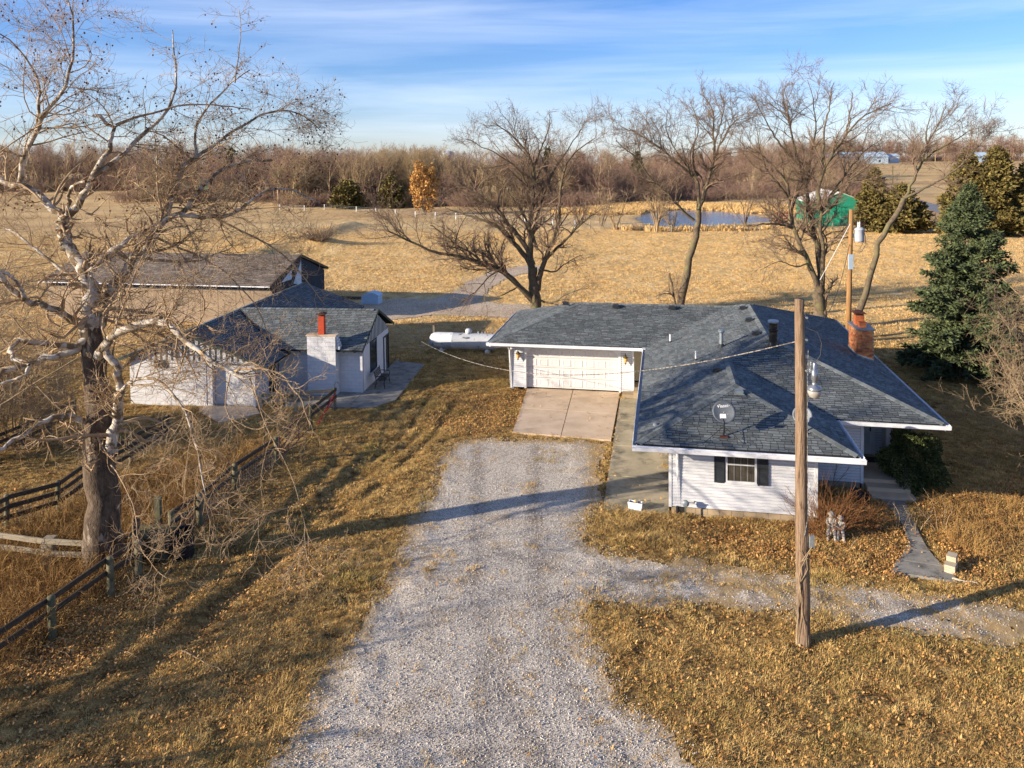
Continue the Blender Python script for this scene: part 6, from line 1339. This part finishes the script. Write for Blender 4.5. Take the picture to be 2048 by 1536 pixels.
# field fences far away
r = None
P = [atT(*p) for p in [(560, 419), (609, 421), (649, 419), (713, 424), (752, 427), (791, 431), (831, 435), (871, 437), (912, 439), (950, 441), (1000, 445), (1050, 449), (1105, 452), (1150, 455)]]
ff = thing('field_fence', 'pale posts and thin wire along the far edge of the field before the wood', 'fence', tuple(P[0])); fm = MB().lathe([(.13, -.3), (.12, 1.35)], n=6).mesh('post', M_pvc)
for p in P: obj('post', fm, ff, tuple(np.array(p)-P[0]))
mb = MB()
for a, b in zip(P[:-1], P[1:]):
    for z in (.5, .9, 1.25): mb.bar(np.array(a)-P[0]+np.array([0, 0, z]), np.array(b)-P[0]+np.array([0, 0, z]), .02)
mb.build('wire', M_galv, ff)
P = [atT(*p) for p in [(1180, 458), (1240, 460), (1300, 463), (1343, 467), (1380, 464), (1425, 462), (1470, 461), (1520, 462), (1665, 463), (1700, 464)]]
ff = thing('field_fence', 'grey posts and wire between the straw field and the pond', 'fence', tuple(P[0])); fm = MB().lathe([(.10, -.3), (.09, 1.45)], n=6).mesh('post', M_grail)
for p in P: obj('post', fm, ff, tuple(np.array(p)-P[0]))
mb = MB()
for a, b in zip(P[:-1], P[1:]):
    for z in (.5, .9, 1.3): mb.bar(np.array(a)-P[0]+np.array([0, 0, z]), np.array(b)-P[0]+np.array([0, 0, z]), .018)
mb.build('wire', M_galv, ff)

# ================================================================== THINGS IN THE YARD
# barrel, box, loose posts
bp = at(370, 1113); r = thing('steel_barrel', 'open black steel barrel beside the mossy wooden box', 'barrel', tuple(bp))
MB().lathe([(.27, 0), (.285, .02), (.275, .05), (.275, .28), (.29, .30), (.275, .32), (.275, .57), (.29, .59), (.275, .61), (.275, .84), (.29, .88), (.265, .88), (.25, .84), (.25, .25)], n=24, cap=False).build('drum', M_barrel, r, smooth=False)
MB().lathe([(.25, .26), (.01, .261)], n=16).build('ash', M_dirt, r)
bp = at(318, 1112); r = thing('wooden_box', 'old wooden box with a mossy plank lid by the sycamore', 'wooden box', tuple(bp), R_(-6))
MB().box(-.45, -.4, 0, .40, .4, .72).build('box_body', M_bwood, r)
for i in range(5): MB().box(-.80+i*.24, -.48, .74, -.80+i*.24+.23, .42, .78+.012*(i % 2)).build('plank', M_mossbox, r)
MB().box(.02, -.42, .05, .42, -.405, .70).build('door_board', M_mossbox, r)
for (px, py, hh, rr, lb, mm) in ((318, 1085, 1.45, .09, 'green square post standing behind the mossy wooden box', M_post), (276, 1135, 1.45, .07, 'dark weathered post left of the mossy wooden box', M_bwood)):
    q = at(px, py); r = thing('wooden_post', lb, 'post', tuple(q)); MB().box(-rr, -rr, -.2, rr, rr, hh).build('post_body', mm, r); MB().box(-rr-.012, -rr-.012, hh, rr+.012, rr+.012, hh+.03).build('post_cap', mm, r)
for q, lb in (((868, 700), 'grey post behind the left end of the propane tank'), ((985, 706), 'grey post behind the right end of the propane tank')):
    w_ = at(q[0], q[1]-8); r = thing('wooden_post', lb, 'post', tuple(w_)); MB().box(-.06, -.06, -.2, .06, .06, 1.35).build('post_body', M_grail, r); MB().prism([(-.07, 1.35), (.07, 1.35), (0, 1.40)], 'y', -.07, .07).build('post_cap', M_grail, r)
# propane tank
c0 = at(930, 703); r = thing('propane_tank', 'long white stained propane tank beyond the left end of the garage', 'tank', (c0[0], c0[1], 0), YAW)
R0 = .52; hl = 2.35; pr_ = [(.02, -hl), (.22, -hl+.03), (.38, -hl+.12), (.48, -hl+.28), (R0, -hl+.5), (R0, -.8), (R0+.004, -.79), (R0+.004, -.76), (R0, -.75), (R0, hl-.5), (.48, hl-.28), (.38, hl-.12), (.22, hl-.03), (.02, hl)]
MB().lathe([(a, b) for a, b in pr_], (0, 0, .68), 28, axis='x').build('shell', M_tank, r, smooth=True)
MB().lathe([(.20, 1.17), (.21, 1.38), (.16, 1.47), (.04, 1.50)], (.25, 0, 0), 16).build('valve_dome', M_tank, r, smooth=True); MB().box(-.02, -.52, .98, .28, -.44, 1.06).build('data_plate', M_galv, r)
for x in (-1.5, 1.5):
    lg = MB(); lg.box(x-.12, -.35, -.1, x+.12, .35, .18); lg.prism([(x-.07, .181), (x+.07, .181), (x+.07, .30), (x-.07, .30)], 'y', -.3, .3); lg.build('leg', M_pvc, r)
for x in (.9, 1.15, 1.35): MB().lathe([(.03, 1.18), (.03, 1.27), (.05, 1.28), (.05, 1.32)], (x, 0, 0), 8).build('fitting', M_galv, r)
# crate and planks near barn
q = at(744, 607); r = thing('covered_crate', 'white covered crate tinted the blue of shade beside the gravel farm track', 'crate', tuple(q), YAW)
MB().box(-.75, -.5, 0, .75, .5, .78).build('crate_body', M_tarp, r); MB().prism([(-.8, .781), (.8, .781), (.5, .98), (.1, 1.05), (-.3, 1.0)], 'y', -.55, .55).build('cover', M_tarp, r)
for i in range(4): MB().box(-.76, -.515, .08+i*.18, .76, -.501, .2+i*.18).build('slat', M_tarp, r)
q = at(716, 598); r = thing('plank_stack', 'low stack of dark planks left of the covered crate', 'plank stack', tuple(q), YAW)
for i in range(6): MB().box(-1.9+.2*rng.random(), -.4+i*.15, .02+.07*(i % 2), 1.7+.3*rng.random(), -.27+i*.15, .07+.07*(i % 2)).build('plank', M_bwood, r)
# bench
q = cw(.62, 1.35); r = thing('garden_bench', 'dark slatted garden bench against the cottage end wall', 'bench', (q[0], q[1], .045), CYAW+math.pi/2+R_(4))
for i in range(5): MB().box(-.68, -.24+i*.095-.1, .43, .68, -.16+i*.095-.1, .455).build('seat_slat', M_bwood, r)
for i in range(4): MB().box(-.66, .17+i*.018, .52+i*.10, .66, .19+i*.018, .60+i*.10).build('back_slat', M_bwood, r)
for sx in (-.66, .66):
    MB().tube([(sx, -.32, 0), (sx, -.28, .3), (sx, -.3, .43)], .022, 6).build('leg', M_black, r); MB().tube([(sx, .22, 0), (sx, .14, .3), (sx, .16, .5), (sx, .26, .92)], .022, 6).build('leg', M_black, r)
    MB().tube([(sx, -.32, .42), (sx, -.34, .6), (sx, -.25, .65), (sx, .15, .66)], .02, 6).build('armrest', M_black, r)
# planter
q = at(1271, 1017, .035); r = thing('planter_box', 'white rectangular planter on the stained walk by the wall corner', 'planter', tuple(q), R_(-22))
mb = MB(); mb.prism([(-.22, 0), (.22, 0), (.26, .24), (-.26, .24)], 'y', -.11, -.09); mb.prism([(-.22, 0), (.22, 0), (.26, .24), (-.26, .24)], 'y', .09, .11); mb.box(-.235, -.089, 0, -.21, .089, .24); mb.box(.21, -.089, 0, .235, .089, .24); mb.build('planter_shell', M_white, r)
MB().box(-.205, -.085, .02, .205, .085, .19).build('soil', M_dirt, r); MB().lathe([(.01, .19), (.05, .24), (.04, .30), (.01, .32)], (0, 0, 0), 8).build('dried_bloom', M_blade2, r)
# gas meter
q = hw(1.62, .78); r = thing('gas_meter', 'small green grey gas regulator and pipe below the white siding', 'gas meter', (q[0], q[1], 0), YAW)
MB().tube([(0, 0, -.1), (0, 0, .42)], .022, 8).build('riser_pipe', M_post, r); MB().lathe([(.03, -.05), (.11, -.04), (.12, 0), (.11, .04), (.03, .05)], (0, 0, .52), 14, axis='y').build('regulator', M_lead, r, smooth=True)
MB().tube([(.05, 0, .55), (.22, 0, .56), (.30, .12, .50), (.30, .34, .48)], .02, 6).build('elbow_pipe', M_lead, r); MB().box(-.05, -.07, .44, .05, .0, .50).build('valve', M_lead, r)
# door mat, tub
q = hw(8.66, 6.25); r = thing('doormat', 'black doormat in front of the front door', 'doormat', (q[0], q[1], .402), YAW); MB().box(-.42, -.26, 0, .42, .26, .014).build('mat_pile', M_black, r); MB().box(-.45, -.29, -.0015, .45, .29, .006).build('mat_edge', M_vent, r)
q = at(1722, 1008, 0); r = thing('plastic_tub', 'tipped black plastic tub behind the russet bush by the steps', 'tub', (q[0], q[1]+.1, .22), R_(30)); mb = MB(); mb.lathe([(.18, -.25), (.24, .22), (.26, .23), (.24, .25), (.22, .22), (.16, -.2), (.01, -.2)], n=18, axis='y', cap=False); mb.build('tub_shell', M_black, r, smooth=True); MB().lathe([(.17, -.262), (.01, -.263)], n=14, axis='y').build('tub_base', M_black, r)
# stone block pair
q = at(1902, 1142); r = thing('stacked_stone', 'two tan ribbed stone blocks stacked on the path end', 'stone block', (q[0], q[1], .045), R_(52))
for i in range(3): MB().box(-.26, -.14, i*.075, .22-.02*i, .14, i*.075+.07).build('stone_layer', M_rock, r)
for i in range(2): MB().box(.02, -.12, .227+i*.075, .36, .13, .227+i*.075+.07).build('stone_layer', M_rock, r)
q = at(1930, 1166); r = thing('white_pipe', 'short bent pale pipe lying at the end of the path', 'pipe', (q[0], q[1], .06)); MB().tube([(-.25, .15, 0), (-.08, .0, 0), (.05, -.03, 0), (.28, -.12, 0)], .03, 8).build('pipe_body', M_rock, r); MB().lathe([(.036, -.02), (.036, .02)], (-.25, .15, 0), 8).build('pipe_collar', M_rock, r)
# garden statue: children sitting together
def figure(name, verts, edges, root_i, m, parent):
    me = bpy.data.meshes.new(name); me.from_pydata([v[:3] for v in verts], edges, []); me.materials.append(m); o = obj(name, me, parent)
    md = o.modifiers.new('skin', 'SKIN'); md.use_smooth_shade = True
    for i, v in enumerate(verts): me.skin_vertices[0].data[i].radius = (v[3], v[3]); me.skin_vertices[0].data[i].use_root = (i == root_i)
    s = o.modifiers.new('sub', 'SUBSURF'); s.levels = 1; s.render_levels = 2; return o
q = at(1672, 1078); st = thing('garden_statue', 'grey cast stone statue of children sitting in front of the russet bush', 'statue', (q[0], q[1]+.1, 0), R_(-20))
MB().lathe([(.27, 0), (.24, .20), (.22, .26)], (.02, .12, 0), 12).build('stump_seat', M_statue, st)
def child(dx, s, part):
    V = [(0, .05, .30, .085), (0, .06, .42, .080), (0, .05, .53, .075), (0, .04, .585, .035), (0, .03, .64, .062), (0, .02, .70, .055),
         (-.10, .03, .54, .032), (-.13, -.04, .44, .027), (-.07, -.12, .40, .022), (.10, .03, .54, .032), (.13, -.04, .44, .027), (.07, -.12, .40, .022),
         (-.06, -.02, .29, .055), (-.09, -.20, .27, .045), (-.10, -.24, .12, .036), (-.10, -.27, .03, .034), (-.10, -.35, .02, .026), (.06, -.02, .29, .055), (.07, -.20, .28, .045), (.09, -.25, .12, .036), (.10, -.28, .03, .034), (.11, -.36, .02, .026)]
    V = [(x*s+dx, y*s, z*s, r_*s*1.3) for x, y, z, r_ in V]; E_ = [(0, 1), (1, 2), (2, 3), (3, 4), (4, 5), (2, 6), (6, 7), (7, 8), (2, 9), (9, 10), (10, 11), (0, 12), (12, 13), (13, 14), (14, 15), (15, 16), (0, 17), (17, 18), (18, 19), (19, 20), (20, 21)]
    f = figure(part, V, E_, 0, M_statue, st); MB().lathe([(.02, .755), (.10, .73), (.085, .70), (.06, .695)], (0, 0, 0), 14).build('hat', M_statue, st) if False else None
    h = MB(); h.lathe([(.115*s, .695*s), (.12*s, .70*s), (.066*s, .715*s), (.055*s, .77*s), (.01, .785*s)], (dx, .025*s, 0), 14); h.build('hat', M_statue, st, smooth=True)
child(-.10, 1.08, 'seated_figure'); child(.17, .95, 'seated_figure')
# red stock trailer frame by the pond
q = at(1562, 447); r = thing('red_stock_rack', 'faded red slatted stock rack left of the green shed', 'stock rack', tuple(q), YAW)
for i in range(4): MB().box(-1.2, -.03, .3+i*.5, 1.2, .03, .55+i*.5).build('slat', M_red, r)
for i in range(5): MB().box(-1.2+i*.58, -.08, 0, -1.1+i*.58, -.031, 2.3).build('upright', M_red, r)
# fallen sticks
for (a, b, c, rr, lb) in (((362, 1306), (395, 1318), (446, 1350), .022, 'long pale fallen branch on the shaded lawn left of the drive'), ((240, 1305), (262, 1310), (282, 1330), .014, 'thin pale stick in the leaves below the sycamore'), ((52, 1290), (110, 1302), (140, 1318), .012, 'thin pale twig lying by the lower left fence post')):
    Pq = [at(*t) for t in (a, b, c)]; o = Pq[0]; r = thing('fallen_branch', lb, 'branch', tuple(o), group='fallen branches on the lawn'); Q = resample(np.array(Pq)-o, 8, .02); Q[:, 2] += .06
    MB().tube(Q, np.linspace(rr, rr*.4, 8), 6).build('branch_stem', M_syc_w, r); MB().tube([Q[3], Q[3]+np.array([.15, .2, .04]), Q[3]+np.array([.3, .28, .02])], rr*.4, 5).build('side_twig', M_syc_w, r)
